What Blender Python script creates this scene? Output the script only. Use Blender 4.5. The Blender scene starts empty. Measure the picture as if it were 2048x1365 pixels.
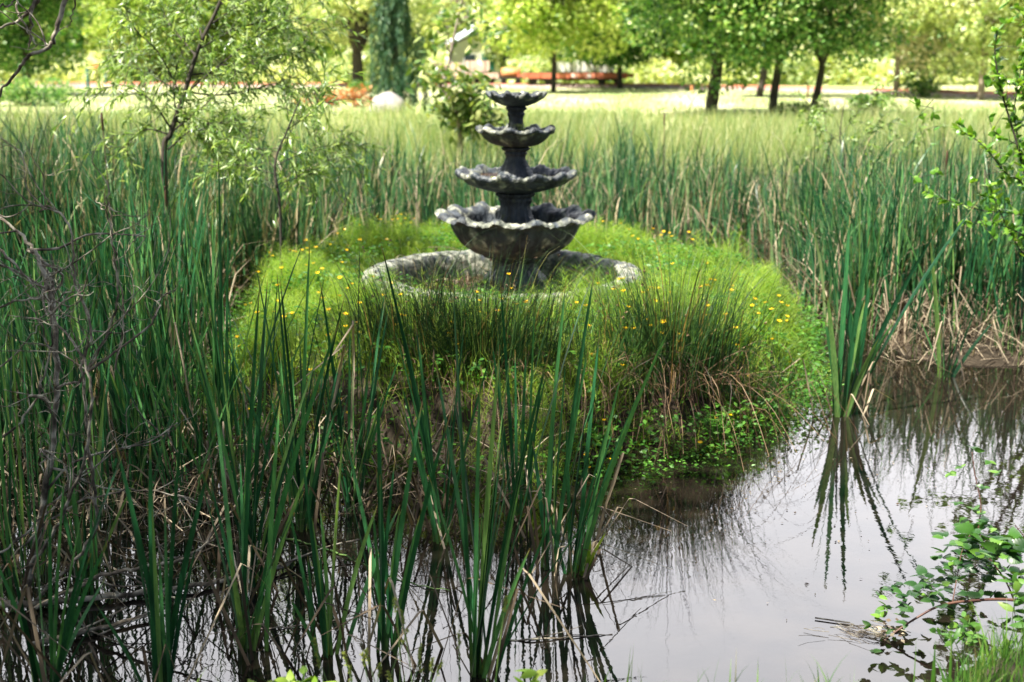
import bpy, math, random
import numpy as np
from mathutils import Vector, Matrix

S = bpy.context.scene
C = S.collection
R = math.radians
rng = np.random.default_rng(11)
random.seed(5)

# ---------------------------------------------------------------- camera
F = 2389.0                      # focal length in pixels of the 2048 px wide frame
PITCH = R(13.35)
CAMZ = 2.0
cam_d = bpy.data.cameras.new("camera")
cam_d.sensor_width = 36.0
cam_d.lens = 36.0 * F / 2048.0
cam_d.clip_end = 2000
cam_d.clip_start = 0.05
cam = bpy.data.objects.new("camera", cam_d)
cam.location = (0, 0, CAMZ)
cam.rotation_euler = (math.pi / 2 - PITCH, 0, 0)
C.objects.link(cam)
S.camera = cam
cam_d.dof.use_dof = True
cam_d.dof.focus_distance = 4.8
cam_d.dof.aperture_fstop = 2.6
cam_d.dof.aperture_blades = 0

# ---------------------------------------------------------------- light
SUN = Vector((-0.42, -0.30, 0.86)).normalized()      # towards the sun
SUN_EL = math.asin(SUN.z)
w = bpy.data.worlds.new("World")
S.world = w
w.use_nodes = True
nt = w.node_tree
bg = nt.nodes["Background"]
sky = nt.nodes.new("ShaderNodeTexSky")
sky.sky_type = 'NISHITA'
sky.sun_disc = False
sky.sun_elevation = SUN_EL
sky.sun_rotation = math.atan2(SUN.x, SUN.y)
sky.air_density = 1.0
sky.dust_density = 3.0
sky.ozone_density = 1.0
# cloud added to the sky for its light, mottled by noise
tc = nt.nodes.new("ShaderNodeTexCoord")
cn = nt.nodes.new("ShaderNodeTexNoise"); cn.inputs["Scale"].default_value = 1.6; cn.inputs["Detail"].default_value = 5
sp = nt.nodes.new("ShaderNodeSeparateXYZ")
nt.links.new(tc.outputs["Generated"], cn.inputs["Vector"]); nt.links.new(tc.outputs["Generated"], sp.inputs[0])
# unseen bright bank added ahead to light the water; kept low to limit ambient
c1 = nt.nodes.new("ShaderNodeMapRange"); c1.interpolation_type = 'SMOOTHSTEP'
c1.inputs[1].default_value = 0.25; c1.inputs[2].default_value = 0.80
nt.links.new(sp.outputs["Y"], c1.inputs[0])
cr = nt.nodes.new("ShaderNodeMapRange")
cr.inputs[1].default_value = 0.30; cr.inputs[2].default_value = 0.70
cr.inputs[3].default_value = 0.75; cr.inputs[4].default_value = 1.0
nt.links.new(cn.outputs["Fac"], cr.inputs[0])
c2 = nt.nodes.new("ShaderNodeMapRange"); c2.interpolation_type = 'SMOOTHSTEP'
c2.inputs[1].default_value = 0.50; c2.inputs[2].default_value = 0.68; c2.inputs[3].default_value = 1.0; c2.inputs[4].default_value = 0.06
nt.links.new(sp.outputs["Z"], c2.inputs[0])
c3 = nt.nodes.new("ShaderNodeMath"); c3.operation = 'MULTIPLY'
nt.links.new(c1.outputs[0], c3.inputs[0]); nt.links.new(c2.outputs[0], c3.inputs[1])
cx = nt.nodes.new("ShaderNodeMath"); cx.operation = 'MULTIPLY'
nt.links.new(c3.outputs[0], cx.inputs[0]); nt.links.new(cr.outputs[0], cx.inputs[1])
cm = nt.nodes.new("ShaderNodeMix"); cm.data_type = 'RGBA'
nt.links.new(cx.outputs[0], cm.inputs[0])
nt.links.new(sky.outputs[0], cm.inputs[6])
cm.inputs[7].default_value = (24.5, 24.2, 25.2, 1)
nt.links.new(cm.outputs[2], bg.inputs[0])
bg.inputs[1].default_value = 0.05

sl = bpy.data.lights.new("sun", 'SUN')
sl.energy = 5.0
sl.angle = R(0.55)
sl.color = (1.0, 0.95, 0.84)
so = bpy.data.objects.new("sun", sl)
so.rotation_euler = SUN.to_track_quat('Z', 'Y').to_euler()
so.location = (-10, -8, 30)
C.objects.link(so)

S.view_settings.view_transform = 'Standard'
S.view_settings.look = 'None'
S.view_settings.exposure = 1.78
S.view_settings.gamma = 1.0
S.view_settings.use_curve_mapping = False
S.cycles.max_bounces = 8
S.cycles.diffuse_bounces = 3
S.cycles.glossy_bounces = 3
S.cycles.transmission_bounces = 4
S.cycles.transparent_max_bounces = 4
S.cycles.caustics_reflective = False
S.cycles.caustics_refractive = False
S.cycles.use_denoising = True

# ---------------------------------------------------------------- helpers
def ray(px, py):
    x = (px - 1024.0) / F
    u = (682.5 - py) / F
    c, s = math.cos(PITCH), math.sin(PITCH)
    return np.array([x, c + u * s, -s + u * c])

def gp(px, py, z=0.0):
    d = ray(px, py)
    k = (z - CAMZ) / d[2]
    return np.array([d[0] * k, d[1] * k, z])

def at(px, py, Y):
    d = ray(px, py)
    k = Y / d[1]
    return np.array([d[0] * k, Y, CAMZ + d[2] * k])

def tag(o, label=None, cat=None, group=None, kind=None):
    if label: o["label"] = label
    if cat: o["category"] = cat
    if group: o["group"] = group
    if kind: o["kind"] = kind
    return o

def empty(name, loc=(0, 0, 0), rz=0.0):
    o = bpy.data.objects.new(name, None)
    o.empty_display_size = 0.1
    o.location = loc
    o.rotation_euler = (0, 0, rz)
    C.objects.link(o)
    return o

def copy_tree(o, parent=None):
    c = o.copy()
    C.objects.link(c)
    if parent: c.parent = parent
    for ch in list(o.children):
        copy_tree(ch, c)
    return c

class MB:
    """collects vertices / faces / the two point attributes rnd and t and links ONE mesh object"""
    def __init__(self):
        self.v, self.f4, self.f3, self.r, self.t = [], [], [], [], []
        self.m4, self.m3 = [], []
        self.n = 0
    def add(self, v, f, rnd=0.5, t=0.5, mat=0):
        v = np.asarray(v, float).reshape(-1, 3)
        f = np.asarray(f, int)
        n = len(v)
        self.v.append(v)
        self.r.append(np.broadcast_to(np.asarray(rnd, float), (n,)).copy())
        self.t.append(np.broadcast_to(np.asarray(t, float), (n,)).copy())
        if f.size:
            if f.shape[1] == 4:
                self.f4.append(f + self.n); self.m4.append(np.full(len(f), mat))
            else:
                self.f3.append(f + self.n); self.m3.append(np.full(len(f), mat))
        self.n += n
    def build(self, name, mats, parent=None, smooth=True):
        v = np.concatenate(self.v)
        me = bpy.data.meshes.new(name)
        q = np.concatenate(self.f4) if self.f4 else np.zeros((0, 4), int)
        tr = np.concatenate(self.f3) if self.f3 else np.zeros((0, 3), int)
        mi = np.concatenate((self.m4 + self.m3) or [np.zeros(0)]).astype(np.int32)
        nl = q.size + tr.size
        nf = len(q) + len(tr)
        me.vertices.add(len(v)); me.loops.add(nl); me.polygons.add(nf)
        me.vertices.foreach_set("co", v.astype(np.float32).ravel())
        me.loops.foreach_set("vertex_index", np.concatenate([q.ravel(), tr.ravel()]).astype(np.int32))
        st = np.concatenate([np.arange(len(q)) * 4, q.size + np.arange(len(tr)) * 3]).astype(np.int32)
        me.polygons.foreach_set("loop_start", st)
        me.polygons.foreach_set("material_index", mi)
        me.polygons.foreach_set("use_smooth", np.full(nf, smooth))
        for nm, arr in (("rnd", self.r), ("t", self.t)):
            a = me.attributes.new(nm, 'FLOAT', 'POINT')
            a.data.foreach_set("value", np.concatenate(arr).astype(np.float32))
        me.update(calc_edges=True)
        if not isinstance(mats, (list, tuple)): mats = [mats]
        for m in mats: me.materials.append(m)
        o = bpy.data.objects.new(name, me)
        C.objects.link(o)
        if parent: o.parent = parent
        return o

def nrm(a):
    return a / np.maximum(np.linalg.norm(a, axis=-1, keepdims=True), 1e-9)

def ribbons(mb, P, W, side, rnd, fold=0.0, mat=0):
    """P (L,S,3) centre lines, W (L,S) half widths, side (L,3) or (L,S,3)"""
    L, Sg, _ = P.shape
    if side.ndim == 2: side = side[:, None, :]
    a = P - side * W[..., None]
    b = P + side * W[..., None]
    t = np.broadcast_to(np.linspace(0, 1, Sg), (L, Sg))
    rn = np.broadcast_to(np.asarray(rnd).reshape(-1, 1), (L, Sg))
    if fold:
        T = nrm(np.gradient(P, axis=1))
        N = np.cross(T, np.broadcast_to(side, P.shape))
        c = P + N * (W[..., None] * fold)
        V = np.stack([a, c, b], 2)          # L,S,3,3
        k = 3
    else:
        V = np.stack([a, b], 2); k = 2
    idx = np.arange(L * Sg * k).reshape(L, Sg, k)
    fs = []
    for j in range(k - 1):
        fs.append(np.stack([idx[:, :-1, j], idx[:, :-1, j + 1], idx[:, 1:, j + 1], idx[:, 1:, j]], -1).reshape(-1, 4))
    mb.add(V.reshape(-1, 3), np.concatenate(fs), np.repeat(rn[..., None], k, 2).ravel(), np.repeat(t[..., None], k, 2).ravel(), mat)

def rand_side(n, g=rng):
    a = g.uniform(0, 2 * np.pi, n)
    return np.stack([np.cos(a), np.sin(a), np.zeros(n)], -1)

def blades(mb, base, h, lean, az, w, seg=5, droop=0.3, rnd=None, fold=0.0, taper=1.0, side=None, mat=0, g=rng):
    """grass-like blades; h height, lean horizontal reach, droop how much the tip falls"""
    n = len(base)
    t = np.linspace(0, 1, seg)[None, :]
    h = np.broadcast_to(np.asarray(h, float), (n,))[:, None]
    lean = np.broadcast_to(np.asarray(lean, float), (n,))[:, None]
    droop = np.broadcast_to(np.asarray(droop, float), (n,))[:, None]
    az = np.broadcast_to(np.asarray(az, float), (n,))
    up = h * (t * (1 + droop) - droop * t ** 2.6)
    out = lean * (0.35 * t + 0.65 * t ** 2.2)
    P = np.zeros((n, seg, 3))
    P[..., 0] = base[:, None, 0] + out * np.cos(az)[:, None]
    P[..., 1] = base[:, None, 1] + out * np.sin(az)[:, None]
    P[..., 2] = base[:, None, 2] + up
    wd = np.broadcast_to(np.asarray(w, float), (n,))[:, None] * np.clip(1.0 - t ** (2.2 / taper), 0.03, 1) * (0.65 + 0.35 * np.sin(np.pi * np.clip(t * 1.3, 0, 1)))
    if side is None: side = rand_side(n, g)
    if rnd is None: rnd = g.random(n)
    ribbons(mb, P, wd, side, rnd, fold, mat)

def leaves(mb, pos, d, L, W, rnd=None, detail=0, g=rng, mat=0, cup=0.15):
    """leaf blades at pos pointing along d"""
    n = len(pos)
    d = nrm(d)
    up = nrm(g.normal(size=(n, 3)) * 0.6 + np.array([0, 0, 1.0]))
    s = nrm(np.cross(d, up))
    nn = np.cross(s, d)
    L = np.broadcast_to(np.asarray(L, float), (n,))[:, None]
    W = np.broadcast_to(np.asarray(W, float), (n,))[:, None]
    if rnd is None: rnd = g.random(n)
    if detail == 0:
        V = np.stack([pos, pos + d * L * .45 + s * W * .5 + nn * L * .06, pos + d * L, pos + d * L * .45 - s * W * .5 + nn * L * .06], 1)
        f = np.arange(n * 4).reshape(n, 4)
        mb.add(V.reshape(-1, 3), f, np.repeat(rnd, 4), np.tile([0, .5, 1, .5], n), mat)
    else:
        ts = np.array([0, .12, .3, .52, .75, .92, 1.0])
        ws = np.array([.06, .62, .95, 1.0, .68, .25, .02])
        if detail == 2:     # serrated, wide leaf
            ts = np.array([0, .04, .10, .14, .22, .26, .35, .39, .48, .52, .61, .65, .74, .78, .86, .90, 1.0])
            ws = np.array([.05, .50, .82, .68, 1.05, .84, 1.08, .84, 1.0, .76, .86, .62, .64, .42, .36, .16, .01])
        P = pos[:, None, :] + d[:, None, :] * (L[:, None, :] * ts[None, :, None]) - nn[:, None, :] * (L[:, None, :] * (cup * (ts ** 2)[None, :, None]))
        ribbons(mb, P, W * .5 * ws[None, :], s, rnd, fold=-0.22, mat=mat)

def tube(mb, pts, rad, sides=6, rnd=0.5, wob=0.0, mat=0):
    P = np.asarray(pts, float)
    rad = np.broadcast_to(np.asarray(rad, float), (len(P),))
    T = nrm(np.gradient(P, axis=0))
    ref = np.array([0.13, 0.31, 0.94]) if abs(T[:, 2]).mean() < .8 else np.array([0.9, 0.3, 0.1])
    U = nrm(np.cross(T, ref)); Vv = np.cross(T, U)
    a = np.linspace(0, 2 * np.pi, sides, endpoint=False)
    rr = rad[:, None] * (1 + (wob * rng.normal(size=(len(P), sides)) if wob else 0))
    V = P[:, None, :] + rr[..., None] * (np.cos(a)[None, :, None] * U[:, None, :] + np.sin(a)[None, :, None] * Vv[:, None, :])
    idx = np.arange(len(P) * sides).reshape(len(P), sides)
    nx = np.roll(idx, -1, 1)
    f = np.stack([idx[:-1], nx[:-1], nx[1:], idx[1:]], -1).reshape(-1, 4)
    mb.add(V.reshape(-1, 3), f, rnd, np.repeat(np.linspace(0, 1, len(P)), sides), mat)

def smooth_line(pts, k=6):
    """Catmull-Rom through the points"""
    P = np.asarray(pts, float)
    if len(P) < 3:
        t = np.linspace(0, 1, k + 1)[:, None]
        return P[0] * (1 - t) + P[-1] * t
    Q = np.vstack([2 * P[0] - P[1], P, 2 * P[-1] - P[-2]])
    out = []
    for i in range(1, len(Q) - 2):
        for t in np.linspace(0, 1, k, endpoint=False):
            p0, p1, p2, p3 = Q[i - 1:i + 3]
            out.append(.5 * ((2 * p1) + (-p0 + p2) * t + (2 * p0 - 5 * p1 + 4 * p2 - p3) * t * t + (-p0 + 3 * p1 - 3 * p2 + p3) * t ** 3))
    out.append(P[-1])
    return np.array(out)

def box(mb, c, s, rz=0.0, mat=0, rnd=.5):
    x, y, z = [q / 2 for q in s]
    V = np.array([[-x, -y, -z], [x, -y, -z], [x, y, -z], [-x, y, -z], [-x, -y, z], [x, -y, z], [x, y, z], [-x, y, z]])
    cz, sz = math.cos(rz), math.sin(rz)
    V = np.stack([V[:, 0] * cz - V[:, 1] * sz, V[:, 0] * sz + V[:, 1] * cz, V[:, 2]], -1) + np.array(c)
    f = [[0, 3, 2, 1], [4, 5, 6, 7], [0, 1, 5, 4], [1, 2, 6, 5], [2, 3, 7, 6], [3, 0, 4, 7]]
    # separate vertices per face keep the edges crisp
    for q in f: mb.add(V[q], [[0, 1, 2, 3]], rnd, .5, mat)

# ---------------------------------------------------------------- materials
def newmat(name):
    m = bpy.data.materials.new(name)
    m.use_nodes = True
    n = m.node_tree
    for x in list(n.nodes): n.nodes.remove(x)
    out = n.nodes.new("ShaderNodeOutputMaterial")
    return m, n, out

def ramp(n, stops, interp='LINEAR'):
    r = n.nodes.new("ShaderNodeValToRGB")
    r.color_ramp.interpolation = interp
    e = r.color_ramp.elements
    while len(e) < len(stops): e.new(0.5)
    for el, (p, c) in zip(e, stops):
        el.position = p; el.color = (*c, 1)
    return r

def leafmat(name, stops, transl=0.4, rough=0.45, base=None, tip=None, spec=0.4, tgain=1.25, interp='LINEAR', base_to=.3, streak=False):
    m, n, out = newmat(name)
    at_ = n.nodes.new("ShaderNodeAttribute"); at_.attribute_name = "rnd"
    r = ramp(n, stops, interp)
    n.links.new(at_.outputs["Fac"], r.inputs[0])
    col = r.outputs[0]
    def blend(color, lo, hi, flip):
        nonlocal col
        ta = n.nodes.new("ShaderNodeAttribute"); ta.attribute_name = "t"
        mr = n.nodes.new("ShaderNodeMapRange")
        mr.inputs[1].default_value = lo; mr.inputs[2].default_value = hi
        mr.inputs[3].default_value = 1.0 if flip else 0.0
        mr.inputs[4].default_value = 0.0 if flip else 1.0
        n.links.new(ta.outputs["Fac"], mr.inputs[0])
        mx = n.nodes.new("ShaderNodeMix"); mx.data_type = 'RGBA'
        n.links.new(mr.outputs[0], mx.inputs[0]); n.links.new(col, mx.inputs[6])
        mx.inputs[7].default_value = (*color, 1)
        col = mx.outputs[2]
    if base: blend(base, 0.0, base_to, True)
    if tip: blend(tip, 0.93, 1.0, False)
    if streak:
        tcs = n.nodes.new("ShaderNodeTexCoord"); mps = n.nodes.new("ShaderNodeMapping"); mps.inputs["Scale"].default_value = (60, 60, 5)
        n.links.new(tcs.outputs["Object"], mps.inputs[0])
        nz = n.nodes.new("ShaderNodeTexNoise"); nz.inputs["Scale"].default_value = 1.6; nz.inputs["Detail"].default_value = 4; nz.inputs["Roughness"].default_value = .7
        n.links.new(mps.outputs[0], nz.inputs["Vector"])
        rz_ = ramp(n, [(.3, (.45, .50, .45)), (.55, (1, 1, 1)), (.68, (1.25, 1.15, .9)), (.74, (3.2, 1.6, .9))])
        n.links.new(nz.outputs["Fac"], rz_.inputs[0])
        ml = n.nodes.new("ShaderNodeMix"); ml.data_type = 'RGBA'; ml.blend_type = 'MULTIPLY'; ml.inputs[0].default_value = 1.0
        n.links.new(col, ml.inputs[6]); n.links.new(rz_.outputs[0], ml.inputs[7]); col = ml.outputs[2]
    p = n.nodes.new("ShaderNodeBsdfPrincipled")
    p.inputs["Roughness"].default_value = rough
    p.inputs["Specular IOR Level"].default_value = spec
    n.links.new(col, p.inputs["Base Color"])
    tr = n.nodes.new("ShaderNodeBsdfTranslucent")
    g = n.nodes.new("ShaderNodeMix"); g.data_type = 'RGBA'; g.blend_type = 'MULTIPLY'
    g.inputs[0].default_value = 1.0
    g.inputs[7].default_value = (tgain * 1.15, tgain * 1.15, tgain * .55, 1)
    n.links.new(col, g.inputs[6]); n.links.new(g.outputs[2], tr.inputs[0])
    ms = n.nodes.new("ShaderNodeMixShader"); ms.inputs[0].default_value = transl
    n.links.new(p.outputs[0], ms.inputs[1]); n.links.new(tr.outputs[0], ms.inputs[2])
    n.links.new(ms.outputs[0], out.inputs[0])
    return m

def noisemat(name, stops, scale=5.0, detail=6.0, rough=0.8, bump=0.3, bscale=None, spec=0.3, dist=0.02, stretch=None, interp='LINEAR', metal=0.0, ndist=0.0):
    m, n, out = newmat(name)
    tcn = n.nodes.new("ShaderNodeTexCoord")
    mp = n.nodes.new("ShaderNodeMapping")
    if stretch: mp.inputs["Scale"].default_value = stretch
    n.links.new(tcn.outputs["Object"], mp.inputs[0])
    ns = n.nodes.new("ShaderNodeTexNoise"); ns.inputs["Scale"].default_value = scale; ns.inputs["Detail"].default_value = detail
    ns.inputs["Distortion"].default_value = ndist
    n.links.new(mp.outputs[0], ns.inputs["Vector"])
    r = ramp(n, stops, interp); n.links.new(ns.outputs["Fac"], r.inputs[0])
    p = n.nodes.new("ShaderNodeBsdfPrincipled")
    p.inputs["Roughness"].default_value = rough; p.inputs["Specular IOR Level"].default_value = spec
    p.inputs["Metallic"].default_value = metal
    n.links.new(r.outputs[0], p.inputs["Base Color"])
    if bump:
        n2 = n.nodes.new("ShaderNodeTexNoise"); n2.inputs["Scale"].default_value = bscale or scale * 4; n2.inputs["Detail"].default_value = 6
        n.links.new(mp.outputs[0], n2.inputs["Vector"])
        b = n.nodes.new("ShaderNodeBump"); b.inputs["Strength"].default_value = bump; b.inputs["Distance"].default_value = dist
        n.links.new(n2.outputs["Fac"], b.inputs["Height"]); n.links.new(b.outputs[0], p.inputs["Normal"])
    n.links.new(p.outputs[0], out.inputs[0])
    return m

M = {}
M['cattail'] = leafmat("cattail_leaf", [(0, (.006, .032, .014)), (.3, (.015, .078, .030)), (.6, (.038, .145, .050)), (.85, (.075, .21, .062)), (1, (.17, .28, .08))],
                       transl=.24, rough=.30, base=(.13, .20, .05), tip=(.26, .17, .06), spec=.3, base_to=.22, streak=True)
M['reed_far'] = leafmat("reed_leaf", [(0, (.006, .026, .013)), (.3, (.020, .075, .032)), (.65, (.055, .155, .055)), (.88, (.13, .22, .085)), (.93, (.22, .27, .12)), (.95, (.33, .25, .15)), (1, (.42, .34, .22))],
                        transl=.25, rough=.36, spec=.3)
M['dead'] = leafmat("dead_reed", [(0, (.025, .017, .011)), (.5, (.12, .088, .058)), (1, (.46, .38, .27))], transl=.15, rough=.7, spec=.2, tgain=1.0)
M['rush'] = leafmat("rush_stem", [(0, (.007, .024, .008)), (.5, (.016, .050, .012)), (.88, (.05, .11, .02)), (1, (.22, .12, .03))], transl=.05, rough=.45, spec=.25)
M['rush_dead'] = leafmat("rush_dead", [(0, (.025, .013, .008)), (.6, (.085, .046, .025)), (1, (.30, .20, .11))], transl=.1, rough=.6, spec=.3, tgain=1.0)
M['horsetail'] = leafmat("horsetail", [(0, (.08, .17, .015)), (.5, (.19, .32, .03)), (1, (.40, .48, .09))], transl=.45, rough=.5, spec=.3, tgain=1.2)
M['herb'] = leafmat("herb_leaf", [(0, (.03, .11, .015)), (.6, (.06, .19, .02)), (1, (.13, .30, .04))], transl=.4, rough=.45, spec=.4)
M['meadow'] = leafmat("meadow_grass", [(0, (.10, .17, .05)), (.5, (.20, .27, .10)), (.8, (.33, .36, .17)), (1, (.50, .44, .30))], transl=.42, rough=.5, spec=.4)
M['bank'] = leafmat("bank_grass", [(0, (.035, .10, .02)), (.5, (.075, .19, .03)), (.9, (.15, .27, .05)), (1, (.32, .28, .14))], transl=.42, rough=.45, spec=.4)
M['willow'] = leafmat("willow_leaf", [(0, (.07, .15, .03)), (.5, (.19, .30, .07)), (.85, (.32, .43, .14)), (1, (.50, .58, .34))], transl=.42, rough=.32, spec=.6)
M['cherry'] = leafmat("shrub_leaf", [(0, (.05, .15, .015)), (.5, (.10, .24, .02)), (1, (.22, .36, .04))], transl=.4, rough=.35, spec=.55)
M['bramble'] = leafmat("bramble_leaf", [(0, (.007, .024, .009)), (.5, (.022, .075, .014)), (.85, (.06, .16, .022)), (1, (.16, .30, .04))], transl=.38, rough=.38, spec=.5)
M['bigleaf'] = leafmat("large_leaf", [(0, (.04, .10, .02)), (.4, (.10, .18, .03)), (.75, (.28, .34, .10)), (1, (.50, .50, .24))], transl=.35, rough=.35, spec=.5)
M['oak'] = leafmat("tree_leaf_deep", [(0, (.014, .060, .014)), (.45, (.065, .18, .03)), (.8, (.20, .36, .09)), (1, (.52, .60, .28))], transl=.42, rough=.45, spec=.4)
M['lime'] = leafmat("tree_leaf_lime", [(0, (.10, .20, .02)), (.5, (.33, .45, .09)), (1, (.66, .68, .30))], transl=.45, rough=.45, spec=.4)
M['pale'] = leafmat("tree_leaf_pale", [(0, (.13, .20, .06)), (.4, (.38, .46, .20)), (1, (.74, .74, .50))], transl=.45, rough=.45, spec=.4)
M['cream'] = leafmat("sunlit_leaf", [(0, (.22, .30, .12)), (.3, (.48, .45, .30)), (1, (.75, .68, .52))], transl=.35, rough=.5, spec=.3, tgain=1.0)  # bright sunlit leaves: their highlights are put into the cream colour
M['conifer'] = leafmat("conifer_needle", [(0, (.012, .050, .025)), (.5, (.045, .115, .055)), (1, (.20, .28, .15))], transl=.2, rough=.5, spec=.3)
M['rust'] = leafmat("rust_leaf", [(0, (.25, .07, .02)), (.5, (.48, .18, .06)), (1, (.62, .36, .18))], transl=.3, rough=.5, spec=.3, tgain=1.0)
M['petal'] = leafmat("petal", [(0, (.80, .42, .004)), (1, (.88, .62, .01))], transl=.3, rough=.3, spec=.5, tgain=1.0)
M['sedge'] = leafmat("sedge_head", [(0, (.12, .17, .03)), (1, (.28, .30, .07))], transl=.2, rough=.6, spec=.2)
M['bark'] = noisemat("bark", [(.3, (.020, .017, .014)), (.7, (.07, .058, .045))], 14, rough=.85, bump=.8, dist=.02, stretch=(1, 1, .25))
M['bark_pale'] = noisemat("bark_pale", [(.3, (.13, .10, .08)), (.7, (.34, .28, .23))], 9, rough=.85, bump=.6, dist=.02, stretch=(1, 1, .3))
M['twig'] = noisemat("dead_twig", [(.32, (.035, .028, .020)), (.48, (.14, .115, .085)), (.6, (.36, .33, .26)), (.8, (.46, .44, .28))], 22, rough=.85, bump=.5, dist=.004)
M['stem_red'] = noisemat("bramble_cane", [(.3, (.05, .022, .020)), (.7, (.12, .06, .04))], 20, rough=.5, bump=.2, dist=.002)
M['green_stem'] = noisemat("green_stem", [(.3, (.05, .12, .03)), (.7, (.12, .20, .05))], 20, rough=.5, bump=0)

# fountain stone: slate-blue weathered stone with cream patches and moss
def stonemat(name, lipgain=0.0, cream=.5, moss=.6, dark=((.006, .008, .011), (.052, .064, .077)), wet=.5):
    m, n, out = newmat(name)
    tcn = n.nodes.new("ShaderNodeTexCoord")
    def noise(s, d=8, dist=0.0, off=(0, 0, 0), sc=(1, 1, 1)):
        mp = n.nodes.new("ShaderNodeMapping"); mp.inputs["Location"].default_value = off; mp.inputs["Scale"].default_value = sc
        n.links.new(tcn.outputs["Object"], mp.inputs[0])
        x = n.nodes.new("ShaderNodeTexNoise"); x.inputs["Scale"].default_value = s; x.inputs["Detail"].default_value = d; x.inputs["Distortion"].default_value = dist
        n.links.new(mp.outputs[0], x.inputs["Vector"]); return x.outputs["Fac"]
    r1 = ramp(n, [(.35, dark[0]), (.68, dark[1])]); n.links.new(noise(13, 10, .4, (0, 0, 0), (1, 1, .5)), r1.inputs[0])
    mask = n.nodes.new("ShaderNodeMapRange"); mask.inputs[1].default_value = 1 - cream - .01; mask.inputs[2].default_value = 1 - cream + .10
    lipa = n.nodes.new("ShaderNodeAttribute"); lipa.attribute_name = "t"
    lm = n.nodes.new("ShaderNodeMath"); lm.operation = 'MULTIPLY_ADD'; lm.inputs[1].default_value = lipgain
    n.links.new(lipa.outputs["Fac"], lm.inputs[0]); n.links.new(noise(8, 12, .8, (3, 1, 5), (1, 1, .7)), lm.inputs[2])
    n.links.new(lm.outputs[0], mask.inputs[0])
    rc = ramp(n, [(.3, (.045, .050, .042)), (.5, (.13, .14, .11)), (.68, (.44, .43, .35))]); n.links.new(noise(20, 6, 0, (1, 7, 2)), rc.inputs[0])
    m1 = n.nodes.new("ShaderNodeMix"); m1.data_type = 'RGBA'
    n.links.new(mask.outputs[0], m1.inputs[0]); n.links.new(r1.outputs[0], m1.inputs[6]); n.links.new(rc.outputs[0], m1.inputs[7])
    mk2 = n.nodes.new("ShaderNodeMapRange"); mk2.inputs[1].default_value = moss; mk2.inputs[2].default_value = moss + .06
    n.links.new(noise(9, 8, .3, (9, 2, 1)), mk2.inputs[0])
    m2 = n.nodes.new("ShaderNodeMix"); m2.data_type = 'RGBA'
    n.links.new(mk2.outputs[0], m2.inputs[0]); n.links.new(m1.outputs[2], m2.inputs[6]); m2.inputs[7].default_value = (.055, .060, .018, 1)
    # fine pits
    p = n.nodes.new("ShaderNodeBsdfPrincipled"); p.inputs["Roughness"].default_value = wet; p.inputs["Specular IOR Level"].default_value = .45
    n.links.new(m2.outputs[2], p.inputs["Base Color"])
    b = n.nodes.new("ShaderNodeBump"); b.inputs["Strength"].default_value = .9; b.inputs["Distance"].default_value = .012
    n.links.new(noise(38, 8), b.inputs["Height"]); n.links.new(b.outputs[0], p.inputs["Normal"])
    n.links.new(p.outputs[0], out.inputs[0])
    return m
M['stone'] = stonemat("fountain_stone", lipgain=.07, cream=.42, moss=.66)
M['stone_rim'] = stonemat("fountain_stone_rim", lipgain=.11, cream=.45, moss=.70, wet=.6)
M['stone_dark'] = stonemat("fountain_stone_dark", cream=.36, moss=.62)
M['kerb'] = stonemat("basin_stone", cream=.62, moss=.70, dark=((.02, .025, .035), (.07, .08, .10)), wet=.8)

# water: dark muddy body under a clear, slightly rippled surface
def watermat(name, body, ripple=.05, ior=1.5):
    m, n, out = newmat(name)
    tcn = n.nodes.new("ShaderNodeTexCoord")
    p = n.nodes.new("ShaderNodeBsdfPrincipled")
    ns = n.nodes.new("ShaderNodeTexNoise"); ns.inputs["Scale"].default_value = 1.1; ns.inputs["Detail"].default_value = 4
    n.links.new(tcn.outputs["Object"], ns.inputs["Vector"])
    r = ramp(n, [(.3, body[0]), (.7, body[1])]); n.links.new(ns.outputs["Fac"], r.inputs[0])
    n.links.new(r.outputs[0], p.inputs["Base Color"])
    p.inputs["Roughness"].default_value = .015
    p.inputs["IOR"].default_value = ior
    mp = n.nodes.new("ShaderNodeMapping"); mp.inputs["Scale"].default_value = (1.0, 1.0, 1)
    n.links.new(tcn.outputs["Object"], mp.inputs[0])
    a = n.nodes.new("ShaderNodeTexNoise"); a.inputs["Scale"].default_value = 17; a.inputs["Detail"].default_value = 2
    a.inputs["Distortion"].default_value = .6
    n.links.new(mp.outputs[0], a.inputs["Vector"])
    b2 = n.nodes.new("ShaderNodeTexNoise"); b2.inputs["Scale"].default_value = 3.0; b2.inputs["Detail"].default_value = 1
    n.links.new(mp.outputs[0], b2.inputs["Vector"])
    ad = n.nodes.new("ShaderNodeMath"); ad.operation = 'MULTIPLY_ADD'; ad.inputs[1].default_value = 1.6
    n.links.new(b2.outputs["Fac"], ad.inputs[0]); n.links.new(a.outputs["Fac"], ad.inputs[2])
    b = n.nodes.new("ShaderNodeBump"); b.inputs["Strength"].default_value = 1.0; b.inputs["Distance"].default_value = ripple
    n.links.new(ad.outputs[0], b.inputs["Height"]); n.links.new(b.outputs[0], p.inputs["Normal"])
    n.links.new(p.outputs[0], out.inputs[0])
    return m
M['water'] = watermat("pond_water", ((.006, .005, .004), (.013, .010, .007)), ripple=.0003, ior=1.75)
M['puddle'] = watermat("puddle_water", ((.03, .016, .01), (.08, .04, .02)), ripple=.0003)

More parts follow.
